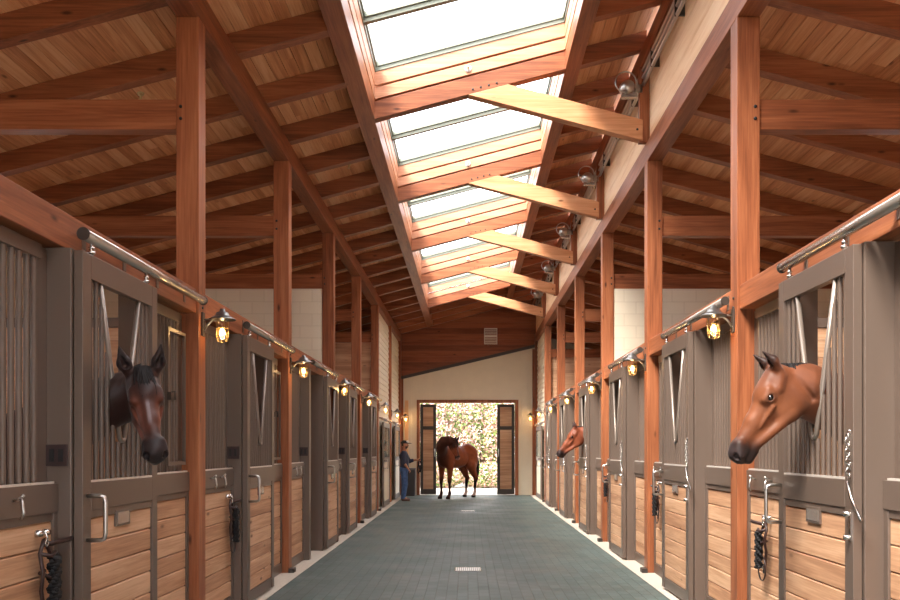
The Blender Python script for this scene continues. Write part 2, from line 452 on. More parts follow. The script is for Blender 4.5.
def rafter_m(x0, x1, zf, y, w=.14, d=RD, mt=None):
    m = MB(); m.prism([(x0, zf(x0)), (x1, zf(x1)), (x1, zf(x1) + d), (x0, zf(x0) + d)], 1, y - w / 2, y + w / 2)
    return m
ry = []
y = P[0] - 3 * BAY
k = 0
while y < YE - .1:
    ry.append((y, k % 3 == 0)); y += BAY / 3; k += 1
nl = nr = nm = 0
for (y, main) in ry:
    if y < P[0] - BAY - .1: continue
    if main and y < P[5] + .5:
        o = rafter_m(-XO - .2, 2.24, Zl, y).build('roof_rafter', timber[0], bev=.004)
        tag(o, '%s full-width rafter crossing the skylight strip, counted from the camera' % ORD[nm], 'rafter', 'rafters crossing the skylights'); nm += 1
    elif y < P[5] + .1:
        o = rafter_m(-XO - .2, -1.37, Zl, y).build('roof_rafter', timber[0], bev=.004)
        tag(o, '%s short rafter left of the skylights, counted from the camera' % ORD[nl], 'rafter', 'rafters left of the skylights'); nl += 1
        o = rafter_m(1.42, 2.24, Zl, y).build('roof_rafter', timber[0], bev=.004)
        tag(o, '%s short rafter between skylights and clerestory wall, counted from the camera' % ORD[nr], 'rafter', 'rafters right of the skylights'); nr += 1
    else:
        o = rafter_m(-XO - .2, 2.24, Zl, y).build('roof_rafter', timber[0], bev=.004)
        tag(o, 'rafter beyond the last skylight, %s before the wooden gable' % ORD[int(round((YE - .14 - y) / 1.22))], 'rafter', 'rafters by the gable')
nr = 0
for (y, main) in ry:
    if y < P[0] - BAY - .1: continue
    o = rafter_m(2.36, XO + .2, Zr, y).build('lean_to_rafter', timber[0], bev=.004)
    tag(o, '%s sloping rafter over the right stalls, counted from the camera' % ORD[nr], 'rafter', 'rafters over the right stalls'); nr += 1
# the two headers along the skylights
for x0, x1, nm_ in ((-1.37, -1.17, 'left'), (1.22, 1.42, 'right')):
    m = MB(); m.prism([(x0, Zl(x0) - .004), (x1, Zl(x1) - .004), (x1, Zl(x1) + .215), (x0, Zl(x0) + .215)], 1, Y0, YE - .1)
    tag(m.build('skylight_header', timber[1], bev=.005), 'long timber header running beside the %s edge of the skylights' % nm_, 'beam', 'skylight headers')
# top plate on the clerestory wall and stub posts + braces
tag(MB().box(2.17, 2.279, Y0, YE, 6.345, 6.56).build('wall_plate', timber[1], bev=.004), 'dark timber plate at the top of the clerestory wall', 'beam')
SB = MB().box(2.15, 2.279, P[1] - .05, P[1] + .05, 5.40, 6.34).build('stub_post', timber[2], bev=.004)
tag(SB, 'short stub post on the clerestory wall behind the first skylight brace', 'post', 'stub posts on the clerestory wall')
bz = lambda x: Zl(0) - SL * x
m = MB(); m.prism([(0, Zl(0)), (2.19, bz(2.19) + .0), (2.19, bz(2.19) + .26), (.5, Zl(.5))], 1, P[1] - .07, P[1] + .07)
BR = thing('skylight_brace', 'pale timber brace nearest the camera under the skylights', 'brace', (1.1, P[1], 5.4), 'diagonal braces under the skylights')
m.build('brace_timber', brace_m[0], BR, .005)
for x in (.06, .16, .26, .36): MB().lathe((x, P[1] - .072, Zl(x) + .05), [(0, -.004), (.013, -.004), (.013, .01)], 8, 'y').build('bolt_head', black, BR)
MB().lathe((2.12, P[1] - .072, bz(2.12) + .12), [(0, -.004), (.015, -.004), (.015, .01)], 8, 'y').build('bolt_head', black, BR)
for i in range(2, 6):
    c = copy_tree(BR); c.location.y = P[i]; c['label'] = '%s pale timber brace under the skylights, counted from the camera' % ORD[i - 1]
    c = copy_tree(SB); c.location.y = P[i]; c['label'] = 'short stub post on the clerestory wall behind the %s skylight brace' % ORD[i - 1]

# skylights, one per bay
def zq(x, h): return Zl(x) + h
SK = thing('skylight', 'skylight nearest the camera, wide glazed opening with timber-lined well', 'skylight', (0.02, P[0], 5.9), 'skylights along the ridge strip')
sx0, sx1 = -1.165, 1.215; sy0, sy1 = P[0] + .07, P[1] - .07
def ringm(h0, h1, ins, thick, m):
    # four boards round the well, pushed out by ins
    for (xa, xb) in ((sx0 - ins - thick, sx0 - ins), (sx1 + ins, sx1 + ins + thick)):
        m.prism([(xa, zq(xa, h0)), (xb, zq(xb, h0)), (xb, zq(xb, h1)), (xa, zq(xa, h1))], 1, sy0 - ins - thick, sy1 + ins + thick)
    for (ya, yb) in ((sy0 - ins - thick, sy0 - ins), (sy1 + ins, sy1 + ins + thick)):
        m.prism([(sx0 - ins, zq(sx0 - ins, h0)), (sx1 + ins, zq(sx1 + ins, h0)), (sx1 + ins, zq(sx1 + ins, h1)), (sx0 - ins, zq(sx0 - ins, h1))], 1, ya, yb)
    return m
ringm(.25, .39, .0, .035, MB()).build('lower_lining', lining, SK)
ringm(.218, .25, .045, .015, MB()).build('shadow_gap', timber[0], SK)
ringm(.42, .585, .0, .035, MB()).build('upper_lining', lining, SK)
ringm(.39, .42, .045, .015, MB()).build('shadow_gap', timber[0], SK)
m = ringm(.59, .64, -.012, .07, MB()); ringm(.64, .70, -.03, .09, m)
fr = m.build('glazing_frame', sky_frame, SK)
g = MB(); g.prism([(sx0, zq(sx0, .66)), (sx1, zq(sx1, .66)), (sx1, zq(sx1, .67)), (sx0, zq(sx0, .67))], 1, sy0, sy1); g.build('glass_pane', glass, SK)
for j, yy in enumerate((P[0] + 1.2, P[0] + 2.34)):
    g = MB(); g.prism([(sx0, zq(sx0, .58)), (sx1, zq(sx1, .58)), (sx1, zq(sx1, .70)), (sx0, zq(sx0, .70))], 1, yy - .035, yy + .035)
    g.prism([(sx0, zq(sx0, .63)), (sx1, zq(sx1, .63)), (sx1, zq(sx1, .655)), (sx0, zq(sx0, .655))], 1, yy - .06, yy + .06)
    g.build('glazing_bar', sky_frame, SK)
sp = MB(); sp.lathe((0, sy1 - .012, zq(0, .32)), [(0, -.012), (.03, -.01), (.045, .0), (.045, .012)], 16, 'y'); spo = sp.build('sprinkler_plate', whitepaint, SK)
sp = MB(); sp.lathe((0, sy1 - .03, zq(0, .32)), [(0, -.03), (.014, -.028), (.014, .01)], 10, 'y'); sp.build('sprinkler_head', brass, spo)
for i in (-3, -2, -1, 1, 2, 3, 4):
    c = copy_tree(SK); c.location.y = P[0] + BAY * i
    c['label'] = {-1: 'skylight just nearer than the frame shows, before the first skylight', -2: 'skylight above the camera', -3: 'skylight behind the camera'}.get(i, '%s skylight from the camera, in the strip of glazed openings' % ORD[max(i, 0)])

# sprinklers on the deck
for i, (x, y) in enumerate(((-3.45, 9.25), (-1.75, 12.9), (1.75, 9.2), (1.75, 12.9))):
    z = Zl(x) + RD
    t = thing('ceiling_sprinkler', ['brass sprinkler head on the ceiling above the nearest left stall', 'brass sprinkler head on the ceiling left of the second skylight', 'brass sprinkler head on the ceiling right of the first skylight', 'brass sprinkler head on the ceiling right of the second skylight'][i], 'sprinkler', (x, y, z - .08), 'ceiling sprinklers')
    MB().lathe((x, y, z - .03), [(.0, .0), (.03, .004), (.04, .03)], 14).build('cover_plate', brass, t)
    MB().tube([(x, y, z), (x, y, z - .06)], .012).lathe((x, y, z - .075), [(0, .004), (.022, .004), (.022, 0), (0, 0)], 12).build('sprinkler_head', brass, t)

# conduits on the clerestory wall
t = thing('conduit_run', 'bundle of silver conduits clipped along the clerestory wall', 'conduit', (2.22, Y0, 6.1))
for dz in (6.12, 6.21, 6.30): MB().tube([(2.20, Y0, dz), (2.20, YE - .05, dz)], .024, 8).build('conduit_pipe', brushed, t)
y = P[0] - 1.83
while y < YE - .3: MB().box(2.172, 2.28, y - .008, y + .008, 6.10, 6.325).build('pipe_clamp', steel_dark, t); y += 1.22
# floodlights on the stub posts
FL = thing('floodlight', 'silver round floodlight on the clerestory wall by the first brace', 'light', (2.19, P[1] - .1, 6.0), 'floodlights on the clerestory wall')
m = MB(); m.box(2.1, 2.19, P[1] - .05, P[1] + .04, 6.02, 6.12); m.build('wall_bracket', brushed, FL)
m = MB(); m.lathe((2.0, P[1] - .06, 6.08), [(0, -.07), (.06, -.07), (.085, -.03), (.1, .06), (.092, .06), (.05, -.02), (0, -.03)], 20, 'y'); m.build('lamp_body', brushed, FL)
m = MB(); m.ring((1.97, P[1] - .1, 6.13), .13, .009, 24, 6, 'xz'); m.tube([(1.9, P[1] - .1, 6.02), (2.0, P[1] - .06, 6.08)], .008); m.build('guard_ring', brushed, FL)
m = MB(); m.box(1.93, 2.12, P[1] - .07, P[1] + .02, 5.96, 6.01); m.build('control_box', rail_m, FL)
for i in range(2, 6):
    c = copy_tree(FL); c.location.y = P[i] - .1; c['label'] = 'silver round floodlight on the clerestory wall by the %s brace' % ORD[i - 1]

# ------------------------------------------------------------------ interior partitions and cross walls
for s in (-1, 1):
    m = MB(s); m.box(2.44, XO, P[2] - .09, P[2] + .09, 0, 4.22); m.build('wall_cross_' + side_name[s], block, kind='structure')
def plank_wall(s, y, z1, name):
    m = MB(s); z = 0
    while z < z1 - .01:
        z2 = min(z + .145, z1); m.box(2.44, XO, y - .03, y + .03, z + .002, z2 - .002); z = z2
    m.box(2.44, XO, y - .01, y + .01, 0, z1)
    return m
plank_wall(-1, P[4], 4.22, '').build('wall_tack_left', plank[0], kind='structure')
plank_wall(1, P[5], 4.22, '').build('wall_tack_right', plank[0], kind='structure')
for s in (-1, 1):
    for i in ((0, 1, 3) if s < 0 else (0, 1, 3, 4)):
        t = thing('stall_partition', 'plank partition between two %s stalls behind the %s post' % (side_name[s], ORD[i]), 'partition', (s * 4.3, P[i], 0), 'partitions between stalls')
        plank_wall(s, P[i], 2.57, '').build('planks', plank[0], t)
        MB(s).box(2.44, XO, P[i] - .04, P[i] + .04, 2.57, 2.65).build('top_rail', steel, t)

# ------------------------------------------------------------------ stall fronts (bay origin B = centre of its near post)
XF0, XF1 = 2.34, 2.40
def planks_m(m, x0, x1, y0, y1, z0=.13, z1=1.155, n=7):
    h = (z1 - z0) / n
    for i in range(n):
        a, b = z0 + i * h, z0 + (i + 1) * h
        m.prism([(x0, a + .009), (x0 + .007, a + .002), (x1, a + .002), (x1, b - .002), (x0 + .007, b - .002), (x0, b - .009)], 1, y0, y1)
    m.box((x0 + x1) / 2, x1 - .001, y0, y1, z0, z1, rnd=0)
    return m
def bars_m(m, x, y0, y1, z0, z1, pitch=.075, r=.014, clip=None):
    n = max(1, int((y1 - y0) / pitch)); st = (y1 - y0) / n
    for i in range(n):
        y = y0 + (i + .5) * st
        if clip:
            for (a, b) in clip(y):
                if b - a > .03: m.tube([(x, y, a), (x, y, b)], r, 7, cap=False, rnd=.5)
        else: m.tube([(x, y, z0), (x, y, z1)], r, 7, cap=False, rnd=.5)
    return m
def hook(s, y, z, parent, x=XF0):
    m = MB(s)
    m.box(x - .004, x, y - .02, y + .02, z - .03, z + .03)
    m.tube([(x, y, z), (x - .03, y, z + .005), (x - .05, y, z + .02), (x - .06, y, z + .03)], .008, 7)
    m.tube([(x - .045, y - .0, z + .012), (x - .06, y - .015, z - .01), (x - .07, y - .02, z - .06), (x - .055, y - .02, z - .09)], .008, 7)
    return m.build('blanket_hook', brushed, parent)

def panel(s, B, far, hooks=True):
    XF = 2.32 if far else (2.28 if s < 0 else 2.31)
    if far: y0, y1, ja, jb = B + 2.36, B + 3.56, B + 2.28, B + 2.36
    else: y0, y1, ja, jb = B + .10, B + 1.14, B + 1.14, B + 1.26
    t = thing('stall_screen', '', 'stall screen', (s * 2.37, (y0 + y1) / 2, 0), 'fixed stall fronts beside the doors')
    f = MB(s); X1 = 2.40
    f.box(XF, X1, y0, y0 + .05, .01, 2.66); f.box(XF + .06, X1, y1 - .12, y1, 1.36, 2.66); f.box(XF, X1, y1 - .05, y1, .01, 1.2)
    f.box(XF, X1, y0 + .05, y1 - .05, .01, .13); f.box(XF + .03, X1, y0 + .05, y1 - .12, 2.58, 2.66)
    f.box(XF + .005, X1, y0 + .05, y1 - .05, 1.155, 1.20)
    f.build('frame', steel, t, .003)
    MB(s).box(XF - .006, X1, y0 + .02, y1 - .003, 1.20, 1.36).build('mid_rail', steel, t, .003)
    planks_m(MB(s), XF + .015, X1 - .01, y0 + .05, y1 - .05).build('planks', plank[1], t)
    bars_m(MB(s), XF + .055, y0 + .05, y1 - .12, 1.36, 2.58, r=.0165).build('grille', steel, t)
    MB(s).box(XF - .004, XF + .02, y0 + .05, y1 - .05, 1.36, 1.372).build('sill', sill_m, t)
    MB(s).box(2.205, 2.40, ja, jb, .005, 2.67).build('jamb', steel, t, .004)
    if not far and s < 0:
        b = MB(s); b.box(2.222, 2.345, ja - .012, ja - .001, 1.455, 1.575); p = b.build('switch_plate', boxred, t, .002)
        for q in (2.245, 2.295): MB(s).box(q, q + .025, ja - .018, ja - .012, 1.48, 1.55).build('switch_rocker', black, p)
    if far:
        m = MB(s); m.box(2.17, 2.24, y1 - .02, y1 + .12, .004, .06); m.build('floor_guide', steel_dark, t, .004)
        if s < 0:   # feed hatch in the grille
            h = MB(s); ya, yb = y1 - .5, y1 - .08
            for a, b in ((ya, ya + .03), (yb - .03, yb)): h.box(XF, XF + .022, a, b, 1.42, 2.5)
            for a, b in ((1.42, 1.45), (2.47, 2.5)): h.box(XF, XF + .022, ya + .03, yb - .03, a, b)
            ho = h.build('feed_hatch', steel, t)
            l = MB(s); l.box(XF - .03, XF, ya - .03, ya + .05, 1.93, 1.99); l.tube([(XF - .02, ya + .01, 1.99), (XF - .05, ya + .01, 2.0), (XF - .05, ya + .01, 1.93)], .008); l.build('hatch_latch', steel_dark, ho)
    if hooks and far == (s > 0):
        a = y1 - .25 if far else y0 + .25
        hook(s, a, 1.29, t, XF); hook(s, a - .36 if far else a + .30, 1.29, t, XF)
    return t

def door(s, B, shut_v=False):
    y0, y1 = B + 1.16, B + 2.34; X0, X1 = 2.15, 2.20
    t = thing('stall_door', '', 'stall door', (s * 2.175, (y0 + y1) / 2, .0), 'sliding stall doors')
    f = MB(s)
    f.box(X0, X1, y0, y0 + .11, .03, 2.66); f.box(X0, X1, y1 - .10, y1, .03, 2.66)
    f.box(X0, X1, y0 + .11, y1 - .10, 2.52, 2.66); f.box(X0 + .008, X1, y0 + .11, y1 - .10, .03, .14)
    f.box(X0 + .006, X1, y0 + .11, y1 - .10, 1.155, 1.20)
    f.build('frame', steel, t, .003)
    MB(s).box(X0 - .001, X1, y0 + .11, y1 - .10, 1.20, 1.36).build('mid_rail', steel, t, .003)
    planks_m(MB(s), X0 + .014, X1 - .008, y0 + .11, y1 - .10, .14, 1.155).build('planks', plank[1], t)
    yc = (y0 + y1) / 2 - .01; hw = .30; zt, zb = 2.52, 1.64; r0 = .04
    def clip(y):
        d = abs(y - yc)
        if d > hw: return [(1.36, 2.52)]
        zc = zb + (zt - zb) * max(0, (d - r0)) / (hw - r0)
        if d < r0: zc = zb - .04
        return [(1.36, zc - .005)]
    bars_m(MB(s), (X0 + X1) / 2, y0 + .11, y1 - .10, 1.36, 2.52, r=.0145, clip=clip).build('grille', steel, t)
    MB(s).box(X0 + .002, X0 + .025, y0 + .11, y1 - .10, 1.36, 1.372).build('sill', sill_m, t)
    x = (X0 + X1) / 2 - .004
    arc = [(x - .01, yc - math.cos(a) * r0, zb - math.sin(a) * r0) for a in [PI * j / 8 for j in range(9)]]
    MB(s).tube([(x, yc - hw, zt)] + arc + [(x, yc + hw, zt)], .016, 9).build('yoke_tube', yoke_m, t)
    hy = y0 + .055 if s < 0 else y1 - .055
    hx = X0 - .105
    pts = [(X0, hy, 1.285), (hx + .03, hy, 1.285), (hx + .008, hy, 1.277), (hx, hy, 1.25), (hx, hy, 1.07), (hx + .008, hy, 1.043), (hx + .03, hy, 1.035), (X0, hy, 1.035)]
    MB(s).tube(pts, .0125, 10).build('door_handle', brushed, t)
    m = MB(s); m.box(X0 + .0, X0 + .014, yc - .11, yc + .11, 1.075, 1.175)
    pl = m.build('name_plate', steel, t, .002)
    m = MB(s); m.box(X0 - .002, X0 + .0005, yc - .09, yc + .09, 1.09, 1.16); m.build('card_slot', rail_m, pl)
    for yy in (y0 + .16, y1 - .16):
        m = MB(s); m.tube([(2.17, yy, 2.655), (2.17, yy, 2.74)], .011, 8); m.lathe((2.17, yy, 2.672), [(0, 0), (.022, 0), (.022, .014), (0, .014)], 8); m.lathe((2.17, yy, 2.70), [(0, 0), (.018, 0), (.018, .012), (0, .012)], 8)
        m.build('roller_hanger', chrome, t)
    if s > 0:  # chain latch on the near stile
        m = MB(s); xx = X0 - .008; yy = y0 + .05
        m.lathe((X0 - .001, yy, 1.62), [(0, -.01), (.014, -.008), (.02, .002)], 10, 'x'); m.ring((xx - .004, yy, 1.60), .016, .004, 12, 5, 'yz')
        for j in range(8):
            z = 1.575 - j * .028
            m.ring((xx - .002, yy - .002 * j, z), .015, .0038, 10, 5, 'yz' if j % 2 else 'xz')
        m.build('latch_chain', chrome, t)
        m = MB(s); m.box(X0 - .006, X0 + .001, yy - .03, yy - .0, 1.02, 1.19); m.tube([(xx - .01, yy - .02, 1.35), (xx - .012, yy - .07, 1.26), (xx + .0, yy - .17, 1.14)], .009, 8); m.lathe((xx - .012, yy - .015, 1.17), [(0, -.02), (.014, -.018), (.014, .02)], 10, 'x'); m.lathe((xx - .012, yy - .015, 1.04), [(0, -.02), (.012, -.018), (.012, .02)], 10, 'x')
        m.build('latch_bolt', chrome, t)
    return t

def rail(s, B):
    a, b = (B + 1.22, B + 3.45) if s < 0 else (B + .02, B + 2.32)
    t = thing('door_track', '', 'track', (s * 2.17, (a + b) / 2, 2.73), 'pipe tracks over the sliding doors')
    MB(s).tube([(2.17, a, 2.765), (2.17, b, 2.765)], .034, 16).build('track_pipe', rail_m, t)
    for e, d in ((a, -1), (b, 1)):
        MB(s).tube([(2.17, e, 2.765), (2.17, e + d * .012, 2.765)], .037, 16).build('end_cap', steel_dark, t)
    for k in range(4):
        y = a + .2 + (b - a - .4) * k / 3
        MB(s).box(2.17, 2.262, y - .025, y + .025, 2.78, 2.80).box(2.255, 2.262, y - .025, y + .025, 2.72, 2.84).build('track_bracket', steel, t)
    return t

def lamp(s, y):
    t = thing('stall_lamp', '', 'lamp', (s * 2.24, y, 2.5), 'caged wall lamps on the posts')
    m = MB(s); m.box(2.224, 2.241, y - .035, y + .035, 2.50, 2.70); m.build('wall_plate', steel_dark, t, .003)
    m = MB(s); m.tube([(2.225, y, 2.55), (2.19, y, 2.60), (2.15, y, 2.635), (2.11, y, 2.63), (2.10, y, 2.615)], .010, 8)
    m.tube([(2.225, y, 2.64), (2.19, y, 2.645), (2.12, y, 2.655)], .008, 8); m.build('arm', brushed, t)
    m = MB(s); m.lathe((2.07, y, 2.60), [(.0, .13), (.022, .13), (.026, .105), (.05, .10), (.06, .075), (.078, .062), (.11, .045), (.112, .038), (.075, .052), (.045, .055), (.04, .03), (0, .03)], 24)
    m.build('shade', shade_m, t)
    m = MB(s); m.lathe((2.07, y, 2.44), [(0, .02), (.025, .023), (.042, .045), (.045, .08), (.045, .17)], 20); m.build('glass_jar', lampglass, t)
    m = MB(s); m.ball((2.07, y, 2.535), .022, 12, (1, 1, 1.5)); m.build('bulb', bulb_m, t)
    m = MB(s)
    for k in range(6):
        a = PI * k / 3
        ca, sa = math.cos(a), math.sin(a)
        m.tube([(2.07 + .052 * ca, y + .052 * sa, 2.63), (2.07 + .052 * ca, y + .052 * sa, 2.50), (2.07 + .044 * ca, y + .044 * sa, 2.46), (2.07 + .01 * ca, y + .01 * sa, 2.447)], .0032, 5)
    m.ring((2.07, y, 2.50), .052, .0032, 18, 5, 'xy'); m.ring((2.07, y, 2.57), .052, .0032, 18, 5, 'xy')
    m.build('wire_cage', brass, t)
    return t
light_data = bpy.data.lights.new('lamp_light', 'POINT'); light_data.energy = 5.0; light_data.color = (1, .62, .3); light_data.shadow_soft_size = .03

B0 = P[0] - BAY
for s in (-1, 1):
    sd = side_name[s]
    protos = {'near': panel(s, B0, False), 'far': panel(s, B0, True), 'door': door(s, B0), 'rail': rail(s, B0)}
    nb = 5 if s < 0 else 6
    if s > 0:
        for o in protos.values(): o.scale = (1, 1, 1.013)
        protos['rail'].location.z = 2.73 * 1.013; protos['rail'].scale = (1, 1, 1)
    where = ['nearest the camera', 'second from the camera', 'third from the camera', 'fourth from the camera', 'fifth from the camera', 'sixth from the camera']
    for k in range(nb):
        for key in ('near', 'far', 'door', 'rail'):
            o = protos[key] if k == 0 else copy_tree(protos[key])
            o.location.y += BAY * k if k else 0
            if key == 'near': o['label'] = 'barred panel on the near side of the %s stall door %s' % (sd, where[k])
            if key == 'far': o['label'] = 'barred panel on the far side of the %s stall door %s' % (sd, where[k])
            if key == 'door':
                o['label'] = 'grey steel sliding stall door with planks and V opening, %s side, %s' % (sd, where[k])
                if k == 0: o['label'] = 'steel and plank stall door with %s looking out' % ('the dark-faced horse' if s < 0 else 'the big reddish-brown horse')
                if s < 0 and k == 2: o.location.y += 1.19; o['label'] = 'left stall door slid open beside a dark gap'
                if s > 0 and k == 3: o['label'] = 'distant right stall door with a bay horse looking out'
            if key == 'rail': o['label'] = 'steel pipe track above the %s stall door %s' % (sd, where[k])
    for k in range(nb):
        B = B0 + BAY * k
        m = MB(s); dz = .033 if s > 0 else 0; m.box(2.26, 2.41, B + .095, B + 3.565, 2.68 + dz, 2.88 + dz)
        tag(m.build('stall_beam', timber[1], bev=.005), 'reddish timber beam over the %s stall front %s' % (sd, where[k]), 'beam', 'beams over the stall fronts')
    L0 = lamp(s, P[0])
    for i, y in enumerate(P):
        o = L0 if i == 0 else copy_tree(L0)
        if i == 6: y = YE - .35
        o.location.y = y
        if s > 0 and i == 0: o.location.z += .03
        o['label'] = 'lit caged wall lamp on the %s post along the %s stalls' % (ORD[i], sd)
        if i == 6: o['label'] = 'lit caged wall lamp at the far end of the %s wall by the doorway' % sd
        li = bpy.data.objects.new('lamp_light', light_data); C.objects.link(li); li.parent = o; li.location = (-s * .17, 0, .035)

# tack-room doors in the clapboard bays
def tack_door(s, B, label, cat='door'):
    t = thing('tack_room_door', label, cat, (s * 2.22, B + 1.8, 0), 'sliding doors in the clapboard walls')
    y0, y1 = B + .9, B + 2.7; X0, X1 = 2.2, 2.25
    f = MB(s)
    f.box(X0, X1, y0, y0 + .12, .02, 2.25); f.box(X0, X1, y1 - .12, y1, .02, 2.25)
    for a, b in ((.02, .16), (1.2, 1.32), (2.13, 2.25)): f.box(X0, X1, y0 + .12, y1 - .12, a, b)
    f.build('frame', steel, t, .003)
    m = MB(s); m.box(X0 + .015, X1 - .01, y0 + .12, y1 - .12, .16, 1.2); planks = m.build('lower_panel', cream, t)
    m = MB(s); m.box(X0 + .02, X1 - .02, y0 + .12, y1 - .12, 1.32, 2.13); m.build('glass_pane', pane_m, t)
    hy = y0 + .06
    MB(s).tube([(X0, hy, 1.285), (X0 - .1, hy, 1.285), (X0 - .1, hy, 1.035), (X0, hy, 1.035)], .0125, 8).build('door_handle', brushed, t)
    r = thing('door_track', label.replace('sliding door', 'pipe track over the sliding door'), 'track', (s * 2.2, B + 1.8, 2.3), 'pipe tracks over the sliding doors')
    MB(s).tube([(2.21, B + .5, 2.33), (2.21, B + 3.2, 2.33)], .034, 12).build('track_pipe', rail_m, r)
    for y in (B + .7, B + 1.8, B + 3.0): MB(s).box(2.21, 2.32, y - .03, y + .03, 2.34, 2.37).build('track_bracket', steel, r)
    for y in (y0 + .2, y1 - .2): MB(s).tube([(2.21, y, 2.24), (2.21, y, 2.31)], .011).build('roller_hanger', chrome, t)
pane_m = plain('door_glass', (150, 160, 150), .08, .0, .9)
tack_door(-1, P[4], 'left clapboard wall sliding door nearer the camera')
tack_door(-1, P[5], 'left clapboard wall sliding door beside the end wall')
tack_door(1, P[5], 'right clapboard wall sliding door beside the end wall')

# ------------------------------------------------------------------ halters
def halter(s, y, z, label, k=1.0, x=2.30, seed=1):
    if s < 0: x = 2.27
    rnd = random.Random(seed)
    t = thing('horse_halter', label, 'halter', (s * x, y, z - .5 * k), 'halters hung on the stall fronts')
    m = MB(s); m.lathe((x + .015, y, z), [(0, -.03), (.014, -.028), (.02, .0), (.02, .008)], 12, 'x'); m.tube([(x, y, z), (x - .03, y, z + .0), (x - .04, y, z - .02), (x - .03, y, z - .035), (x - .015, y, z - .03)], .006)
    m.build('snap_hook', chrome, t)
    MB(s).lathe((x + .015, y + .08, z), [(0, -.03), (.014, -.028), (.02, .0), (.02, .008)], 12, 'x').build('wall_knob', chrome, t)
    m = MB(s)
    def strap(pts, w=.011):
        q = [(x - .02 + a * 2, y + b * k * 1.5, z + c * k) for a, b, c in pts]; m.tube(q, w, 6)
    strap([(0, 0, -.03), (0, -.03, -.10), (-.01, -.035, -.2), (0, -.02, -.3), (0, .0, -.42), (0, .02, -.5)])
    strap([(0, 0, -.03), (0, .03, -.08), (-.01, .05, -.18), (0, .06, -.3), (0, .07, -.4)])
    strap([(0, -.03, -.10), (-.02, .0, -.12), (-.02, .03, -.1)])
    strap([(0, -.035, -.2), (-.02, .01, -.24), (0, .05, -.2)])
    strap([(0, 0.01, -.06), (-.01, .06, -.055), (-.02, .13, -.05), (-.02, .16, -.045)], .014)
    m.build('straps', leather, t)
    m = MB(s)
    pts = []
    for j in range(60):
        a = j / 59; pts.append((x - .06 + .022 * math.sin(j * 1.9), y + k * (.03 + .04 * math.cos(j * 1.9)), z - k * (.12 + .33 * a)))
    m.tube(pts, .015 * k, 6); m.build('lead_rope', rope_m, t)
    m = MB(s); m.tube([(x - .03, y + k * (.05 + .10 * math.cos(a) ), z - k * (.46 + .11 * math.sin(a) )) for a in [2 * PI * j / 20 for j in range(21)]], .006, 6)
    m.build('rope_loop', leather, t)
    m = MB(s)
    for (b, c) in ((0, -.05), (-.03, -.2), (.06, -.3), (.02, -.44)): m.ring((x - .035, y + b * k, z + c * k), .016, .004, 12, 5, 'yz')
    m.build('buckles', chrome, t)
    return t
halter(-1, 4.66, 1.10, 'dark leather halter and rope on the panel nearest the camera, left side', 1.0, seed=1)
halter(-1, P[0] + .93, 1.10, 'dark leather halter and rope hung between first left post and second stall door', .95, seed=2)
halter(1, P[0] - .66, 1.02, 'black halter and rope beside the big brown horse\'s stall door', .85, seed=3)
halter(1, P[1] - .55, 1.14, 'black halter and rope hung just before the second right post', .85, seed=4)
halter(1, P[2] - .42, 1.14, 'small dark halter hung just before the third right post', .8, seed=5)

# ------------------------------------------------------------------ floor drains
for i, y in enumerate((11.3, 22.0)):
    t = thing('floor_drain', ['pale drain grate in the dark pavers nearer the camera', 'pale drain grate in the wet pavers near the standing horse'][i], 'drain', (0, y, 0), 'drain grates in the aisle')
    w = .17; hd_ = .16
    m = MB(); m.box(-w, w, y - hd_ - .01, y - hd_, 0, .006); m.box(-w, w, y + hd_, y + hd_ + .01, 0, .006); m.box(-w, -w + .01, y - hd_, y + hd_, 0, .006); m.box(w - .01, w, y - hd_, y + hd_, 0, .006)
    m.build('drain_frame', chrome, t)
    m = MB()
    for j in range(13): m.box(-w + .012 + j * .0255, -w + .030 + j * .0255, y - hd_, y + hd_, .0, .005)
    m.build('drain_slats', whitepaint, t)

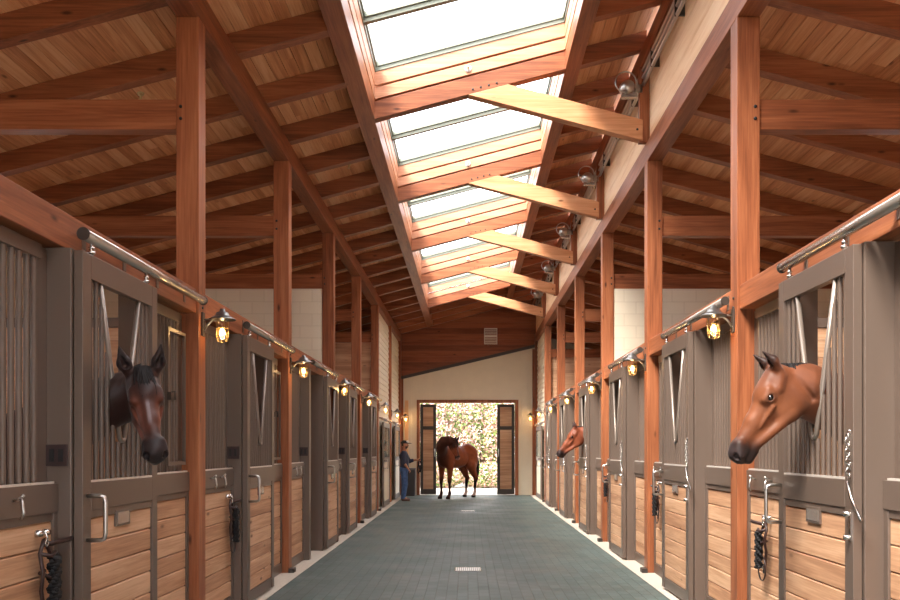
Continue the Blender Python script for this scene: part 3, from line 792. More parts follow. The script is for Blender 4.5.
# ------------------------------------------------------------------ smooth organic bodies: signed-distance shapes polygonised on a grid
class SDF:
    def __init__(self, xs, ys, zs):
        self.ax = [np.asarray(a) for a in (xs, ys, zs)]
        self.F = np.full([len(a) for a in self.ax], 1.0, dtype=np.float32)
    def _box(self, lo, hi):
        sl = []
        for a, l, h in zip(self.ax, lo, hi):
            i0 = max(0, np.searchsorted(a, l) - 1); i1 = min(len(a), np.searchsorted(a, h) + 2)
            if i1 <= i0: return None
            sl.append(slice(i0, i1))
        return tuple(sl)
    def _pts(self, sl):
        return np.meshgrid(*[a[q] for a, q in zip(self.ax, sl)], indexing='ij')
    def _mix(self, sl, d, k, sub):
        F = self.F[sl]
        if sub:
            h = np.clip(.5 - .5 * (F + d) / k, 0, 1); self.F[sl] = F * (1 - h) + (-d) * h + k * h * (1 - h)
        else:
            h = np.clip(.5 + .5 * (F - d) / k, 0, 1); self.F[sl] = F * (1 - h) + d * h - k * h * (1 - h)
    def cone(self, a, b, ra, rb, k=.03, sub=False, flat=None):
        """tapered capsule; flat=(dir, factor) squashes it along a unit direction"""
        a = np.array(a, float); b = np.array(b, float); r = max(ra, rb) + k * 2 + .04
        sl = self._box(np.minimum(a, b) - r, np.maximum(a, b) + r)
        if sl is None: return self
        X = self._pts(sl); p = [X[i] - a[i] for i in range(3)]; ab = b - a
        fac = 1.0
        if flat is not None:
            d, fac = np.array(flat[0], float), flat[1]; d /= np.linalg.norm(d)
            dt = sum(p[i] * d[i] for i in range(3)); e = (1 / fac - 1)
            p = [p[i] + dt * e * d[i] for i in range(3)]; ab = ab + ab.dot(d) * e * d
        t = np.clip(sum(p[i] * ab[i] for i in range(3)) / max(1e-9, ab.dot(ab)), 0, 1)
        dist = np.sqrt(sum((p[i] - t * ab[i]) ** 2 for i in range(3))) - (ra + (rb - ra) * t)
        self._mix(sl, dist * (min(1, fac) ** .5), k, sub); return self
    def ell(self, c, r, fr=None, k=.03, sub=False):
        c = np.array(c, float); r = np.array(r, float); R = r.max() + k * 2 + .04
        sl = self._box(c - R, c + R)
        if sl is None: return self
        X = self._pts(sl); p = [X[i] - c[i] for i in range(3)]
        if fr is not None: p = [sum(p[i] * fr[j][i] for i in range(3)) for j in range(3)]
        k0 = np.sqrt(sum((p[i] / r[i]) ** 2 for i in range(3))); k1 = np.sqrt(sum((p[i] / r[i] ** 2) ** 2 for i in range(3))) + 1e-9
        self._mix(sl, k0 * (k0 - 1) / k1, k, sub); return self
    def mesh(self):
        F = self.F; s = F < 0
        n = np.array(F.shape); c = np.zeros(n - 1, int)
        for dx in (0, 1):
            for dy in (0, 1):
                for dz in (0, 1): c += s[dx:n[0] - 1 + dx, dy:n[1] - 1 + dy, dz:n[2] - 1 + dz]
        act = (c > 0) & (c < 8); idx = np.argwhere(act)
        vid = np.full(act.shape, -1); vid[act] = np.arange(len(idx))
        acc = np.zeros((len(idx), 3)); cnt = np.zeros(len(idx))
        cor = [(a, b, d) for a in (0, 1) for b in (0, 1) for d in (0, 1)]
        G = [self.ax[i] for i in range(3)]
        for a in cor:
            for b in cor:
                if a < b and sum(abs(a[i] - b[i]) for i in range(3)) == 1:
                    ia, ib = idx + a, idx + b
                    fa, fb = F[tuple(ia.T)], F[tuple(ib.T)]
                    mk = (fa < 0) != (fb < 0); t = np.where(mk, fa / np.where(mk, fa - fb, 1), 0)[:, None]
                    pa = np.stack([G[i][ia[:, i]] for i in range(3)], 1); pb = np.stack([G[i][ib[:, i]] for i in range(3)], 1)
                    acc += np.where(mk[:, None], pa + (pb - pa) * t, 0); cnt += mk
        V = acc / cnt[:, None]; faces = []
        for ax in range(3):
            o1, o2 = [i for i in range(3) if i != ax]
            sh = [slice(1, -1)] * 3; sh[ax] = slice(0, -1)
            sh2 = list(sh); sh2[ax] = slice(1, None)
            d = s[tuple(sh)] != s[tuple(sh2)]; e = np.argwhere(d)
            off = np.zeros(3, int); off[o1] = 1; off[o2] = 1; e = e + off
            def g(da, db):
                q = e.copy(); q[:, o1] -= da; q[:, o2] -= db; return vid[tuple(q.T)]
            quad = np.stack([g(0, 0), g(1, 0), g(1, 1), g(0, 1)], 1)
            inside = s[tuple(e.T)]; flip = inside if ax != 1 else ~inside
            quad[~flip] = quad[~flip][:, ::-1]
            faces.append(quad)
        return V, np.concatenate(faces)

def smooth_mesh(name, V, Fc, m, parent, cols=None, relax=1):
    org = np.array(wloc(parent)); me = bpy.data.meshes.new(name)
    for _ in range(relax):
        E = np.concatenate([Fc[:, [0, 1]], Fc[:, [1, 2]], Fc[:, [2, 3]], Fc[:, [3, 0]]])
        A = np.zeros_like(V); n = np.zeros(len(V))
        for c in range(3):
            A[:, c] = np.bincount(E[:, 0], V[E[:, 1], c], len(V)) + np.bincount(E[:, 1], V[E[:, 0], c], len(V))
        n = np.bincount(E[:, 0], minlength=len(V)) + np.bincount(E[:, 1], minlength=len(V))
        V = V * .5 + .5 * A / n[:, None]
    me.from_pydata((V - org).tolist(), [], Fc.tolist())
    me.polygons.foreach_set('use_smooth', [True] * len(Fc))
    if cols is not None:
        at = me.color_attributes.new('coat', 'FLOAT_COLOR', 'POINT')
        at.data.foreach_set('color', np.concatenate([cols, np.ones((len(V), 1))], 1).ravel())
    me.materials.append(m)
    o = bpy.data.objects.new(name, me); C.objects.link(o); o.parent = parent
    return o

def coat_mat(name, rough=.38, sheen=.25, attr=True, bscale=180, spec=.45):
    m, t, b = nt(name); N = t.nodes.new; L = t.links.new
    a = N('ShaderNodeAttribute'); a.attribute_name = 'coat'
    tc = N('ShaderNodeTexCoord'); n = N('ShaderNodeTexNoise'); n.inputs['Scale'].default_value = 9; n.inputs['Detail'].default_value = 5; L(tc.outputs['Object'], n.inputs['Vector'])
    r = N('ShaderNodeMapRange'); r.inputs[1].default_value = .3; r.inputs[2].default_value = .7; r.inputs[3].default_value = .82; r.inputs[4].default_value = 1.15; L(n.outputs['Fac'], r.inputs[0])
    mx = N('ShaderNodeVectorMath'); mx.operation = 'SCALE'; L(a.outputs['Color'], mx.inputs[0]); L(r.outputs[0], mx.inputs['Scale']); L(mx.outputs[0], b.inputs['Base Color'])
    n2 = N('ShaderNodeTexNoise'); n2.inputs['Scale'].default_value = bscale; L(tc.outputs['Object'], n2.inputs['Vector'])
    bp = N('ShaderNodeBump'); bp.inputs['Strength'].default_value = .12; bp.inputs['Distance'].default_value = .003; L(n2.outputs['Fac'], bp.inputs['Height']); L(bp.outputs['Normal'], b.inputs['Normal'])
    b.inputs['Roughness'].default_value = rough; b.inputs['Specular IOR Level'].default_value = spec
    b.inputs['Sheen Weight'].default_value = sheen; b.inputs['Sheen Roughness'].default_value = .4
    return m
coat = coat_mat('horse_coat', .5, .08, spec=.28)
eye_m = plain('horse_eye', (16, 9, 7), .06, 0, .8)
hair_m = plain('black_hair', (22, 17, 17), .6, 0, .25)

def unit(v): v = np.array(v, float); return v / np.linalg.norm(v)
def gaxis(lo, hi, flo, fhi, fine, coarse):
    """grid coordinates, fine between flo and fhi, coarse elsewhere"""
    a = list(np.arange(flo, fhi, fine)); q = flo; st = fine
    while q > lo: st = min(coarse, st * 1.25); q -= st; a.insert(0, q)
    q = a[-1]; st = fine
    while q < hi: st = min(coarse, st * 1.25); q += st; a.append(q)
    return np.array(a)

def horse(name, label, origin, heading, poll, F, U, neck, fine=.008, coarse=.03, coatc=None, group='horses', pal=None, dark_face=0., white_legs=False, ear_tilt=(0, 0), forelock=True, mane=True, tail=False, ears_back=0., scale=1.0, spread=(.060, .082), ear=(-.092, .112), ct=None):
    t = thing('horse', label, 'horse', (origin[0], origin[1], 0), group)
    h = unit((heading[0], heading[1], 0)); l = np.array((-h[1], h[0], 0)); up = np.array((0, 0, 1.))
    o = np.array((origin[0], origin[1], 0.))
    W = lambda f, s, u: o + (h * f + l * s + up * u) * scale
    F = unit(F); U = np.array(U, float); U = unit(U - F * U.dot(F)); Lt = np.cross(U, F)
    poll = np.array(poll, float)
    Hd = lambda x, y, z: poll + F * x + Lt * y + U * z
    fr = (F, Lt, U); bf = (h, l, up)
    pts = np.array([W(-1.15, .45, 0), W(-1.15, -.45, 0), W(1., .45, 0), W(1., -.45, 1.7), poll + .25, poll - .25, Hd(.7, 0, 0) + .15, Hd(.7, 0, -.1) - .15, Hd(-.05, 0, .25)] + [np.array(n[:3]) for n in neck])
    lo, hi = pts.min(0) - .08, pts.max(0) + .08; lo[2] = -.04
    hp = np.array([Hd(-.22, 0, -.1), Hd(-.1, .1, .24), Hd(-.1, -.1, .24), Hd(.66, .08, .03), Hd(.66, -.08, -.2), Hd(.15, .14, -.32), Hd(.15, -.14, -.32), Hd(.1, .14, .0), Hd(.1, -.14, 0)])
    fl, fh = hp.min(0) - .02, hp.max(0) + .02
    S = SDF(*[gaxis(lo[i], hi[i], fl[i], fh[i], fine, coarse) for i in range(3)])
    # trunk
    K = .09
    S.ell(W(0, 0, 1.17), (.66, .28, .33), bf, K); S.ell(W(.45, 0, 1.2), (.33, .24, .35), bf, K)
    S.cone(W(.35, 0, 1.43), W(0, 0, 1.36), .13, .13, K); S.ell(W(-.62, 0, 1.27), (.36, .27, .32), bf, K)
    S.cone(W(0, 0, 1.36), W(-.55, 0, 1.42), .12, .15, K)
    for q in (-1, 1):
        S.ell(W(.46, q * .13, 1.12), (.2, .12, .32), bf, .06); S.ell(W(-.63, q * .14, 1.08), (.24, .14, .36), bf, .06)
        k = .03; lk = 1.14 * scale
        S.cone(W(.43, q * .15, 1.0), W(.46, q * .15, .58), .10 * lk, .052 * lk, k); S.cone(W(.46, q * .15, .57), W(.47, q * .15, .50), .056 * lk, .05 * lk, k)
        S.cone(W(.465, q * .15, .50), W(.46, q * .15, .18), .037 * lk, .033 * lk, k); S.cone(W(.455, q * .15, .17), W(.46, q * .15, .14), .042 * lk, .04 * lk, k)
        S.cone(W(.46, q * .15, .14), W(.51, q * .15, .06), .036 * lk, .045 * lk, .02); S.cone(W(.51, q * .15, .06), W(.525, q * .15, .03), .052 * lk, .062 * lk, .01)
        S.cone(W(-.52, q * .16, .95), W(-.70, q * .16, .68), .14 * lk, .075 * lk, .05); S.cone(W(-.70, q * .16, .68), W(-.80, q * .16, .56), .075 * lk, .055 * lk, k)
        S.cone(W(-.79, q * .16, .56), W(-.76, q * .16, .48), .055 * lk, .045 * lk, k); S.cone(W(-.76, q * .16, .50), W(-.735, q * .16, .18), .042 * lk, .035 * lk, k)
        S.cone(W(-.74, q * .16, .17), W(-.735, q * .16, .14), .045 * lk, .042 * lk, k); S.cone(W(-.73, q * .16, .14), W(-.68, q * .16, .06), .038 * lk, .045 * lk, .02)
        S.cone(W(-.68, q * .16, .06), W(-.665, q * .16, .03), .052 * lk, .06 * lk, .01)
    # neck: chain of (x, y, z, half depth, half width factor)
    chain = [(*W(.55, 0, 1.28), .26, .75)] + list(neck)
    for a, b in zip(chain[:-1], chain[1:]):
        pa, pb = np.array(a[:3]), np.array(b[:3]); d = unit(pb - pa)
        side = np.cross(d, up); side = unit(side) if np.linalg.norm(side) > .2 else Lt
        S.cone(pa, pb, a[3], b[3], .05, flat=(side, (a[4] + b[4]) / 2))
    pa = np.array(chain[-1][:3]); 
    S.cone(pa, Hd(.05, 0, -.09), chain[-1][3] * .95, .095, .035, flat=(Lt, .72))
    # head
    S.cone(Hd(.02, 0, -.06), Hd(.16, 0, -.075), .08, .088, .03)
    S.cone(Hd(.15, 0, -.07), Hd(.34, 0, -.072), .078, .056, .03, flat=(Lt, .95)); S.cone(Hd(.34, 0, -.072), Hd(.50, 0, -.07), .054, .046, .03, flat=(Lt, .95))
    S.cone(Hd(.22, 0, -.13), Hd(.50, 0, -.105), .075, .046, .03, flat=(Lt, .72))
    for q in (-1, 1):
        S.ell(Hd(.135, q * .036, -.172), (.128, .048, .128), fr, .025)
        S.cone(Hd(.19, q * .036, -.24), Hd(.47, q * .018, -.15), .037, .026, .03)
        S.cone(Hd(.14, q * .076, -.030), Hd(.205, q * .076, -.036), .018, .015, .035)           # brow
        S.ell(Hd(.175, q * .086, -.064), (.036, .019, .027), fr, .02)                           # lids
        S.cone(Hd(.215, q * .077, -.105), Hd(.36, q * .050, -.112), .016, .007, .016)           # facial crest
        S.cone(Hd(.10, q * .075, -.08), Hd(.03, q * .066, -.06), .022, .022, .03)
        S.cone(Hd(.51, q * .030, -.06), Hd(.57, q * .038, -.085), .036, .034, .022)             # nostril wings
        e0, e1, e2 = Hd(.0, q * spread[0], -.03), Hd(-.030, q * (spread[0] * .45 + spread[1] * .55), .030), Hd(ear[0], q * spread[1], ear[1])
        eo = unit(F * .75 + U * .5)                                                            # the opening faces forwards
        S.cone(e0, e1, .030, .043, .02, flat=(eo, .8)); S.cone(e1, e2, .043, .006, .008, flat=(eo, .6))
    S.ell(Hd(.545, 0, -.085), (.062, .054, .062), fr, .03)
    S.cone(Hd(.575, 0, -.075), Hd(.585, 0, -.11), .042, .038, .02, flat=(F, .8))
    S.cone(Hd(.50, 0, -.158), Hd(.555, 0, -.158), .033, .032, .02)                              # chin, lower lip
    S.ell(Hd(.10, 0, -.012), (.10, .055, .03), fr, .04)                                         # forehead
    for q in (-1, 1):
        S.ell(Hd(.585, q * .047, -.076), (.024, .018, .024), fr, .008, sub=True)                # nostril
        S.ell(Hd(.178, q * .105, -.062), (.024, .020, .016), fr, .006, sub=True)                # eye opening
        eo = unit(F * .75 + U * .5); m1 = Hd(-.028, q * (spread[0] * .5 + spread[1] * .5), .022) + eo * .026; m2 = Hd(ear[0] * .65, q * spread[1] * .98, ear[1] * .67) + eo * .014
        S.cone(m1, m2, .022, .006, .006, sub=True)
        S.cone(Hd(.28, q * .092, -.150), Hd(.42, q * .070, -.118), .012, .010, .04, sub=True)   # hollow below the crest
        S.cone(Hd(.60, q * .05, -.130), Hd(.505, q * .052, -.136), .004, .003, .008, sub=True)  # mouth line
        S.cone(Hd(-.01, q * .095, -.14), Hd(.05, q * .088, -.285), .014, .012, .035, sub=True) # crease behind the jaw
    S.cone(Hd(.612, -.04, -.128), Hd(.612, .04, -.128), .005, .005, .006, sub=True)
    V, Fc = S.mesh()
    # point colours by place on the animal, with a painted face highlight
    base, drk, gry, rsty = [np.array(lin(c)[:3]) for c in (pal or ((150, 78, 44), (38, 24, 21), (70, 60, 60), (178, 98, 56)))]
    q = V - poll; hx, hy, hz = q @ F, q @ Lt, q @ U; b = V - o; bx, bz = b @ h, V[:, 2]
    inh = (hx > -.1) & (np.abs(hy) < .16) & (hz < .2) & (hz > -.3)
    sm = lambda a, c, x: np.clip((x - a) / (c - a), 0, 1) ** 2 * (3 - 2 * np.clip((x - a) / (c - a), 0, 1))
    col = np.tile(base, (len(V), 1))
    def mixc(c, w): 
        nonlocal col
        col = col * (1 - w[:, None]) + np.array(c) * w[:, None]
    mixc(drk, sm(.75, .5, bz) * (1 - inh)); 
    hd = inh.astype(float)
    mixc(rsty, hd * sm(.05, .2, hx) * sm(.5, .35, hx) * .6)
    mixc(drk, hd * sm(.43, .54, hx + .25 * np.maximum(0, -.06 - hz)))
    mixc(gry, hd * sm(.50, .56, hx) * sm(-.16, -.09, hz) * .5)
    mixc(drk, hd * sm(.0, .045, hz) * sm(.03, .0, hx) * .9); mixc(drk, hd * np.exp(-(((hx - .178) / .04) ** 2 + ((hz + .062) / .026) ** 2)) * (np.abs(hy) > .06) * .85)
    mixc(drk, sm(.10, .03, np.abs(hy)) * (1 - hd) * sm(-.08, -.03, hz) * (hx < 0) * .0)
    mixc(base * .5, hd * sm(-.20, -.29, hz) * .8); mixc(base * .6, (1 - hd) * sm(.45, .6, bx / scale) * .45)  # darker along the lower jaw and over the neck
    if dark_face:
        mixc(drk * 1.25, hd * dark_face * sm(.33, .15, hx)); mixc(drk * 1.3, hd * dark_face * .75 * sm(.06, .03, np.abs(hy)) * (hz > -.08))
        mixc(lin((150, 142, 146))[:3], hd * sm(.014, .006, np.abs(hy + .004 + .02 * (hx - .3))) * sm(.22, .27, hx) * sm(.42, .36, hx) * .55)  # pale streak: sheen highlight painted down the middle of the nose
        mixc(drk * 1.2, (1 - hd) * dark_face * sm(.5, .7, bx / scale))
    if white_legs: mixc(lin((196, 170, 160))[:3], sm(.34, .22, bz) * (bz > .07) * (bx < 0)); mixc(lin((190, 140, 130))[:3], hd * sm(.54, .58, hx) * .6)
    mixc(lin((40, 30, 26))[:3], sm(.075, .05, bz))
    bo = smooth_mesh('body', V, Fc, ct or coat, t, col)
    for q in (-1, 1):
        e = MB(); e.ball(tuple(Hd(.176, q * .081, -.063)), .0225, 16); e.build('eye', eye_m, t)
    if forelock:
        m = MB(); rn = random.Random(3)
        for j in range(90):
            a = rn.uniform(-.06, .06); ln = rn.uniform(.06, .17); w = rn.uniform(-.02, .02)
            m.tube([Hd(-.03, a * .5, .0), Hd(.0, a * .7, .030 - a * a * 4), Hd(.05, a * .7 + w * .5, .034 - a * a * 6), Hd(.05 + ln * .5, a * .7 + w, .028 - a * a * 6), Hd(.05 + ln, a * .7 + w, .012 - a * a * 6)], [.004, .006, .005, .004, .001], 5)
        m.build('forelock', hair_m, t)
    if mane:
        m = MB(); rn = random.Random(4)
        cr = []
        ch = [np.array(Hd(-.02, 0, .01))] + [np.array(n[:3]) + np.array((0, 0, n[3] * .95)) for n in reversed(list(neck))] + [W(.45, 0, 1.56)]
        for a, b2 in zip(ch[:-1], ch[1:]):
            nst = max(2, int(np.linalg.norm(b2 - a) / .012))
            for j in range(nst): cr.append(a + (b2 - a) * j / nst)
        ns = (1 if mane is True else mane)
        for p in cr:
            for _ in range(2):
                sd = unit(np.cross(up, ch[-1] - ch[0])) * ns
                ln = rn.uniform(.07, .13); jx = unit(ch[-1] - ch[0]) * rn.uniform(-.02, .03)
                m.tube([tuple(p - up * .03), tuple(p + up * .010 + sd * .012), tuple(p + sd * .045 - up * ln * .35 + jx), tuple(p + sd * .06 - up * ln + jx * 1.6)], [.006, .007, .006, .001], 5)
        m.build('mane', hair_m, t)
    if tail:
        m = MB(); rn = random.Random(6)
        for j in range(70):
            a, b2 = rn.uniform(-.05, .05), rn.uniform(-.04, .04)
            m.tube([tuple(W(-.93, a * .3, 1.38 + b2 * .3)), tuple(W(-1.02, a * .5, 1.3)), tuple(W(-1.06 + b2, a, 1.0)), tuple(W(-1.04 + b2, a * 1.3, .7)), tuple(W(-1.0 + b2, a, .48 + rn.uniform(0, .15)))], [.012, .014, .014, .01, .002], 5)
        m.build('tail', hair_m, t)
    return t

# big right horse, profile, through the door of the first right stall
yh = B0 + 1.74
horse('horse', 'large reddish-brown horse head in profile reaching out of the nearest right stall', (3.55, yh), (-1, 0), (1.885, yh - .02, 2.045), (-.51, -.03, -.86), (-.86, 0, .51),
      [(2.75, yh, 1.55, .24, .6), (2.38, yh, 1.80, .19, .5), (2.10, yh - .01, 1.915, .165, .52)], fine=.0062, coarse=.03,
      pal=((106, 60, 37), (34, 22, 20), (64, 52, 52), (134, 80, 50)), forelock=False, mane=-1, ear=(-.045, .122))
# left horse, dark face turned towards the camera
horse('horse', 'dark brown horse with black muzzle facing the camera from the nearest left stall', (-3.55, yh), (1, 0), (-1.93, 5.20, 2.02), (.33, -.53, -.78), (.27, -.72, .64),
      [(-2.75, yh, 1.55, .24, .6), (-2.38, yh - .02, 1.78, .18, .55), (-2.10, yh - .10, 1.87, .15, .62)], fine=.0062, coarse=.03,
      pal=((96, 52, 36), (32, 22, 22), (52, 46, 48), (134, 70, 46)), dark_face=.85, forelock=True, mane=1, spread=(.070, .118))
# far right horse
yf = yh + BAY * 3
horse('horse', 'small distant bay horse head reaching out of the fourth right stall', (3.55, yf), (-1, 0), (2.0, yf, 1.94), (-.64, -.08, -.77), (-.77, 0, .64),
      [(2.75, yf, 1.55, .24, .6), (2.38, yf, 1.74, .18, .5), (2.16, yf, 1.82, .15, .5)], fine=.012, coarse=.035,
      pal=((118, 60, 38), (44, 28, 26), (60, 50, 50), (140, 74, 46)), forelock=False, mane=-1)
# standing horse at the doorway, head turned to its side
cx, cy = -.40, 27.75
horse('horse', 'whole brown horse standing in the bright doorway with its head turned back', (cx, cy), (-.6, -.8), (-.36, 26.66, 1.83), (.22, -.22, -.95), (.75, -.55, .25),
      [(-.82, 27.05, 1.60, .235, .65), (-.75, 26.84, 1.75, .17, .68), (-.57, 26.71, 1.81, .13, .72)], fine=.014, coarse=.025,
      pal=((132, 66, 38), (40, 25, 22), (60, 50, 50), (120, 62, 38)), dark_face=.8, white_legs=True, tail=True, mane=1, scale=1.09, ct=coat_mat('matt_coat', .6, .05, spec=.15))

# ------------------------------------------------------------------ the man
def man():
    X, Y = -1.90, 26.3
    t = thing('person', 'bearded man in black cap, navy shirt and jeans standing left of the doorway horse', 'person', (X, Y, 0))
    P_ = lambda x, y, z: (X + x, Y + y, z)
    def grid(f=.0085): return SDF(np.arange(X - .35, X + .55, f), np.arange(Y - .42, Y + .42, f), np.arange(-.03, 1.85, f))
    legs = [((-.0, -.10), (.03, -.12), (-.03, -.12)), ((0, .10), (-.02, .12), (-.06, .12))]
    # arms: shoulder, elbow, wrist  (near arm low, far arm reaching forward)
    arms = [((-.01, -.20, 1.43), (.00, -.25, 1.14), (.12, -.22, .97)), ((.0, .19, 1.43), (.12, .24, 1.19), (.33, .20, 1.22))]
    def body(S, g=0., what='all'):
        if what in ('all', 'shirt'):
            S.cone(P_(-.02, -.09, 1.32), P_(-.02, .09, 1.32), .125 + g, .125 + g, .05); S.cone(P_(-.02, -.14, 1.42), P_(-.02, .14, 1.42), .07 + g, .07 + g, .04)
            S.cone(P_(.0, -.06, 1.15), P_(.0, .06, 1.15), .12 + g, .12 + g, .06); S.cone(P_(.0, -.06, 1.0), P_(.0, .06, 1.0), .12 + g, .12 + g, .05)
        if what == 'all' or what == 'jeans':
            S.cone(P_(-.01, -.06, .95), P_(-.01, .06, .95), .12 + g, .12 + g, .05)
            for (a, b, c) in legs:
                S.cone(P_(a[0] - .01, a[1], .90), P_(b[0], b[1], .50), .095 + g, .062 + g, .03); S.cone(P_(b[0], b[1], .50), P_(c[0], c[1], .09), .062 + g, .05 + g, .02)
        for i, (a, b, c) in enumerate(arms):
            if what == 'all':
                S.cone(P_(*a), P_(*b), .055, .043, .03); S.cone(P_(*b), P_(*c), .043, .028, .02)
            if what == 'shirt':
                m = tuple(a[j] + (b[j] - a[j]) * (1.0 if i == 0 else 1.05) for j in range(3)); S.cone(P_(*a), P_(*m), .057 + g, .048 + g, .03)
                if i == 1:
                    m2 = tuple(b[j] + (c[j] - b[j]) * .5 for j in range(3)); S.cone(P_(*m), P_(*m2), .048 + g, .04 + g, .02)
        return S
    S = body(grid(.007), -.006)
    S.cone(P_(-.02, 0, 1.45), P_(.015, 0, 1.58), .058, .055, .03)
    S.ell(P_(.0, 0, 1.69), (.098, .078, .105), None, .02); S.ell(P_(.045, 0, 1.63), (.062, .058, .062), None, .02)
    S.cone(P_(.085, 0, 1.68), P_(.112, 0, 1.65), .010, .015, .012)
    for q in (-1, 1):
        S.ell(P_(-.01, q * .08, 1.665), (.02, .012, .032), None, .008); S.ell(P_(.088, q * .033, 1.685), (.012, .016, .009), None, .01, sub=True)
    S.cone(P_(.098, -.02, 1.617), P_(.098, .02, 1.617), .008, .008, .008)
    # hands: palm, four fingers, thumb
    for i, (sh, el, wr) in enumerate(arms):
        d = unit(np.array(wr) - np.array(el)); sd = np.array((0, 1., 0)) if i == 0 else np.array((0, .3, 1.)); sd = unit(sd - d * sd.dot(d)); nn = np.cross(d, sd)
        w = np.array(P_(*wr))
        S.cone(w, w + d * .08, .026, .036, .02, flat=(nn, .55))
        for j in range(4):
            b = w + d * .085 + sd * (-.027 + .018 * j); ln = (.062, .07, .066, .052)[j]
            m1 = b + d * ln * .5 - nn * .01; m2 = m1 + d * ln * .25 - nn * ln * .45
            S.cone(b, m1, .0095, .009, .006); S.cone(m1, m2, .009, .0075, .004)
        b = w + d * .025 - sd * .028; m1 = b + d * .03 - sd * .022 - nn * .01; S.cone(b, m1, .012, .0105, .008); S.cone(m1, m1 + d * .03 - nn * .008, .0105, .008, .004)
    for (a, b, c) in legs: S.cone(P_(c[0], c[1], .12), P_(c[0] + .12, c[1], .04), .045, .03, .02)
    V, Fc = S.mesh()
    skin = np.tile(np.array(lin((176, 120, 92))[:3]), (len(V), 1)); beard = (V[:, 0] > X + .03) & (V[:, 2] > 1.555) & (V[:, 2] < 1.632); skin[beard] = lin((50, 34, 28))[:3]
    hairz = (V[:, 2] > 1.64) & (V[:, 0] < X - .03); skin[hairz] = lin((36, 26, 22))[:3]
    skin[V[:, 2] < 1.40] = np.where((V[V[:, 2] < 1.40][:, 2] > 0)[:, None], lin((176, 120, 92))[:3], lin((176, 120, 92))[:3])
    smooth_mesh('body', V, Fc, coat_mat('skin', .5, 0, spec=.3), t, skin)
    S = body(grid(.010), .012, 'shirt'); z = S._pts((slice(None),) * 3)[2]
    S.F = np.maximum(S.F, np.where(z < .96, .96 - z, -1).astype(np.float32)); S.F = np.maximum(S.F, np.where(z > 1.50, z - 1.5, -1).astype(np.float32)); V, Fc = S.mesh(); smooth_mesh('shirt', V, Fc, plain('navy_cotton', (40, 44, 66), .8, bump=.3, bscale=14), t)
    S = body(grid(.010), .016, 'jeans'); V, Fc = S.mesh(); smooth_mesh('jeans', V, Fc, plain('blue_denim', (70, 96, 140), .8, bump=.3, bscale=16, var=.25), t)
    for (a, b, c) in legs:
        S = grid(.010); S.cone(P_(c[0], c[1], .15), P_(c[0], c[1], .05), .062, .058, .02); S.cone(P_(c[0], c[1], .05), P_(c[0] + .17, c[1], .035), .052, .038, .03)
        S.F = np.maximum(S.F, (0.0 - S._pts((slice(None),) * 3)[2]).astype(np.float32)); V, Fc = S.mesh(); smooth_mesh('boot', V, Fc, plain('brown_boot', (92, 54, 44), .5), t)
    S = grid(.008); S.ell(P_(-.005, 0, 1.725), (.112, .092, .09), None, .01); S.F = np.maximum(S.F, (1.715 - S._pts((slice(None),) * 3)[2]).astype(np.float32))
    V, Fc = S.mesh(); cap = smooth_mesh('cap', V, Fc, plain('black_cap', (26, 24, 26), .8), t)
    S = grid(.008); S.ell(P_(.13, 0, 1.722), (.09, .075, .012), None, .01); V, Fc = S.mesh(); smooth_mesh('cap_brim', V, Fc, plain('black_brim', (22, 20, 22), .7), cap)
    S = grid(.008); S.ell(P_(.086, 0, 1.765), (.045, .070, .043), None, .01); V, Fc = S.mesh(); smooth_mesh('cap_front', V, Fc, plain('white_cap_panel', (220, 218, 214), .8), cap)
    # lead rope from the raised hand
    hx = X + .41; m = MB()
    m.tube([(hx, Y + .2, 1.225), (hx + .05, Y + .25, 1.2), (hx + .07, Y + .3, 1.05), (hx + .03, Y + .3, .86), (hx - .01, Y + .26, .82), (hx - .03, Y + .2, .92), (hx + .0, Y + .2, 1.1), (hx, Y + .2, 1.225)], .022, 6)
    m.tube([(hx, Y + .2, 1.225), (hx + .1, Y + .1, 1.25), (hx + .1, Y + .1, 1.0), (hx + .07, Y + .13, .88), (hx + .04, Y + .18, .95), (hx, Y + .2, 1.225)], .022, 6)
    tag(m.build('lead_rope', rope_m), 'looped black lead rope held in the man\'s raised hand', 'rope')
man()
t = thing('storage_bin', 'waist-high dark grey bin behind the man by the doorway', 'bin', (-1.93, 29.1, 0))
MB().prism([(-2.08, 0), (-1.76, 0), (-1.74, .86), (-2.1, .86)], 1, 28.9, 29.3).build('bin_body', plain('dark_plastic', (52, 46, 46), .5), t, .01)
MB().box(-2.12, -1.73, 28.87, 29.33, .86, .92).build('bin_lid', plain('bin_lid_grey', (96, 90, 88), .5), t, .01)

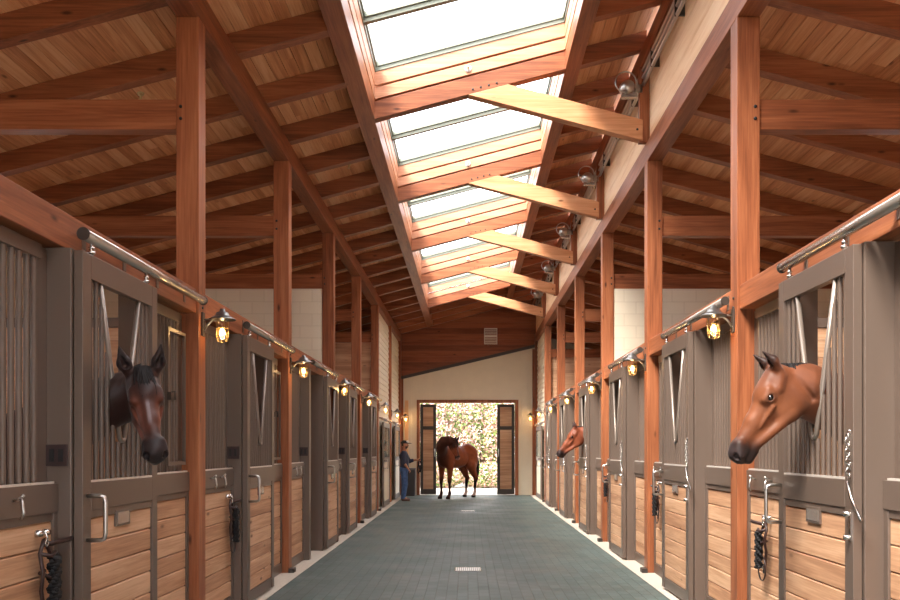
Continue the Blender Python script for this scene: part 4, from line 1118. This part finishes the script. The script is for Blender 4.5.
# ------------------------------------------------------------------ flowering shrubs outside
leafs = [plain('leaf_green', (96, 124, 60), .6), plain('leaf_pale_green', (148, 168, 96), .6)]
petal = plain('pink_blossom', (206, 172, 162), .7)
bark = plain('bark', (90, 70, 55), .8)
def shrub(x, y, rx, ry_, rz, label, n, seed):
    r = np.random.RandomState(seed)
    t = thing('flowering_shrub', label, 'shrub', (x, y, 0), 'flowering shrubs beyond the doorway')
    m = MB()
    for j in range(9):
        a = r.uniform(0, 2 * PI); q = r.uniform(.3, .8)
        m.tube([(x + .1 * math.cos(a), y + .1 * math.sin(a), -.05), (x + q * rx * .5 * math.cos(a), y + q * ry_ * .5 * math.sin(a), rz * .8), (x + q * rx * math.cos(a), y + q * ry_ * math.sin(a), rz * 1.6)], .05, 6, .01)
    m.build('stems', bark, t)
    def cloud(cnt, sz, thr, sgn):
        d = r.normal(size=(cnt * 2, 3)); d /= np.linalg.norm(d, axis=1)[:, None]; rad = r.uniform(.45, 1.0, (cnt * 2, 1)) ** .5
        p = d * rad * (rx, ry_, rz)
        noise = np.sin(p[:, 0] * 3.1 + seed) + np.sin(p[:, 2] * 3.7 + 2 * seed) + np.sin(p[:, 1] * 2.7 + p[:, 0] * 2)
        p = p[(noise * sgn + r.normal(size=len(p)) * 1.2) > thr][:cnt]
        p += (x, y, rz * .98); p = p[p[:, 2] > .03]
        a = r.normal(size=p.shape); a /= np.linalg.norm(a, axis=1)[:, None]; b = np.cross(a, r.normal(size=p.shape)); b /= np.linalg.norm(b, axis=1)[:, None]
        s = sz * r.uniform(.6, 1.3, (len(p), 1)); c = np.cross(a, b)
        V = np.stack([p - a * s, p + b * s * .45 + c * s * .12, p + a * s, p - b * s * .45 + c * s * .12], 1).reshape(-1, 3)
        return V, np.arange(len(V)).reshape(-1, 4)
    for nm_, cnt, sz, thr, sgn, mt in (('foliage', int(n * .6), .085, -2., -1, leafs[0]), ('foliage', n // 2, .08, -1.2, 1, leafs[1]), ('blossoms', int(n * 2.2), .075, -1.6, 1, petal)):
        V, Fc = cloud(cnt, sz, thr, sgn); me = bpy.data.meshes.new(nm_); me.from_pydata((V - (x, y, 0)).tolist(), [], Fc.tolist()); me.materials.append(mt)
        o = bpy.data.objects.new(nm_, me); C.objects.link(o); o.parent = t
shrub(-1.7, 36.0, 1.35, .9, 2.2, 'pink-flowering shrub beyond the doorway, on the man\'s side', 7000, 1)
shrub(.15, 36.6, 1.35, 1.0, 2.35, 'pink-flowering shrub beyond the doorway behind the standing horse', 7000, 2)
shrub(1.9, 36.0, 1.35, .9, 2.2, 'pink-flowering shrub beyond the doorway, on the horse\'s tail side', 7000, 3)

shrub(-1.0, 35.2, .9, .45, .55, 'low flowering shrub at the pavement edge beyond the doorway, nearer the man', 2600, 4)
shrub(.75, 35.2, .95, .45, .5, 'low flowering shrub at the pavement edge beyond the doorway, behind the hind legs', 2600, 5)
shrub(2.4, 35.3, .7, .45, .5, 'low flowering shrub at the pavement edge seen past the open door leaf', 1800, 6)

# ------------------------------------------------------------------ light
w = bpy.data.worlds.new('sky'); bpy.context.scene.world = w; w.use_nodes = True
t = w.node_tree; bg = t.nodes['Background']
tc = t.nodes.new('ShaderNodeTexCoord'); sp = t.nodes.new('ShaderNodeSeparateXYZ'); t.links.new(tc.outputs['Generated'], sp.inputs[0])
rp = t.nodes.new('ShaderNodeValToRGB'); rp.color_ramp.elements[0].position = .0; rp.color_ramp.elements[0].color = (.8, .84, .92, 1); rp.color_ramp.elements[1].position = 1; rp.color_ramp.elements[1].color = (.96, .97, 1.0, 1)
t.links.new(sp.outputs[2], rp.inputs['Fac']); t.links.new(rp.outputs['Color'], bg.inputs['Color'])
bg.inputs['Strength'].default_value = 5.0
sl = bpy.data.lights.new('hazy_sun', 'SUN'); sl.energy = 12.0; sl.angle = math.radians(22); sl.color = (1, .93, .84)
so = bpy.data.objects.new('hazy_sun', sl); C.objects.link(so)
so.rotation_euler = Vector((.50, .55, -1.0)).to_track_quat('-Z', 'Y').to_euler()

# ------------------------------------------------------------------ camera
cam = bpy.data.cameras.new('camera'); co = bpy.data.objects.new('camera', cam); C.objects.link(co)
co.location = (0, 0, HC); co.rotation_euler = (PI / 2, 0, 0)
cam.sensor_width = 36; cam.lens = 36 * 878 / 900
cam.shift_x = -18 / 900; cam.shift_y = 149 / 900
cam.clip_start = .05; cam.clip_end = 200
sc = bpy.context.scene; sc.camera = co
sc.view_settings.view_transform = 'Standard'; sc.view_settings.look = 'None'; sc.view_settings.gamma = 1; sc.view_settings.exposure = 0.6
sc.view_settings.use_curve_mapping = False
sc.cycles.use_denoising = True
sc.cycles.max_bounces = 10; sc.cycles.diffuse_bounces = 6; sc.cycles.transparent_max_bounces = 12
sc.cycles.sample_clamp_indirect = 8
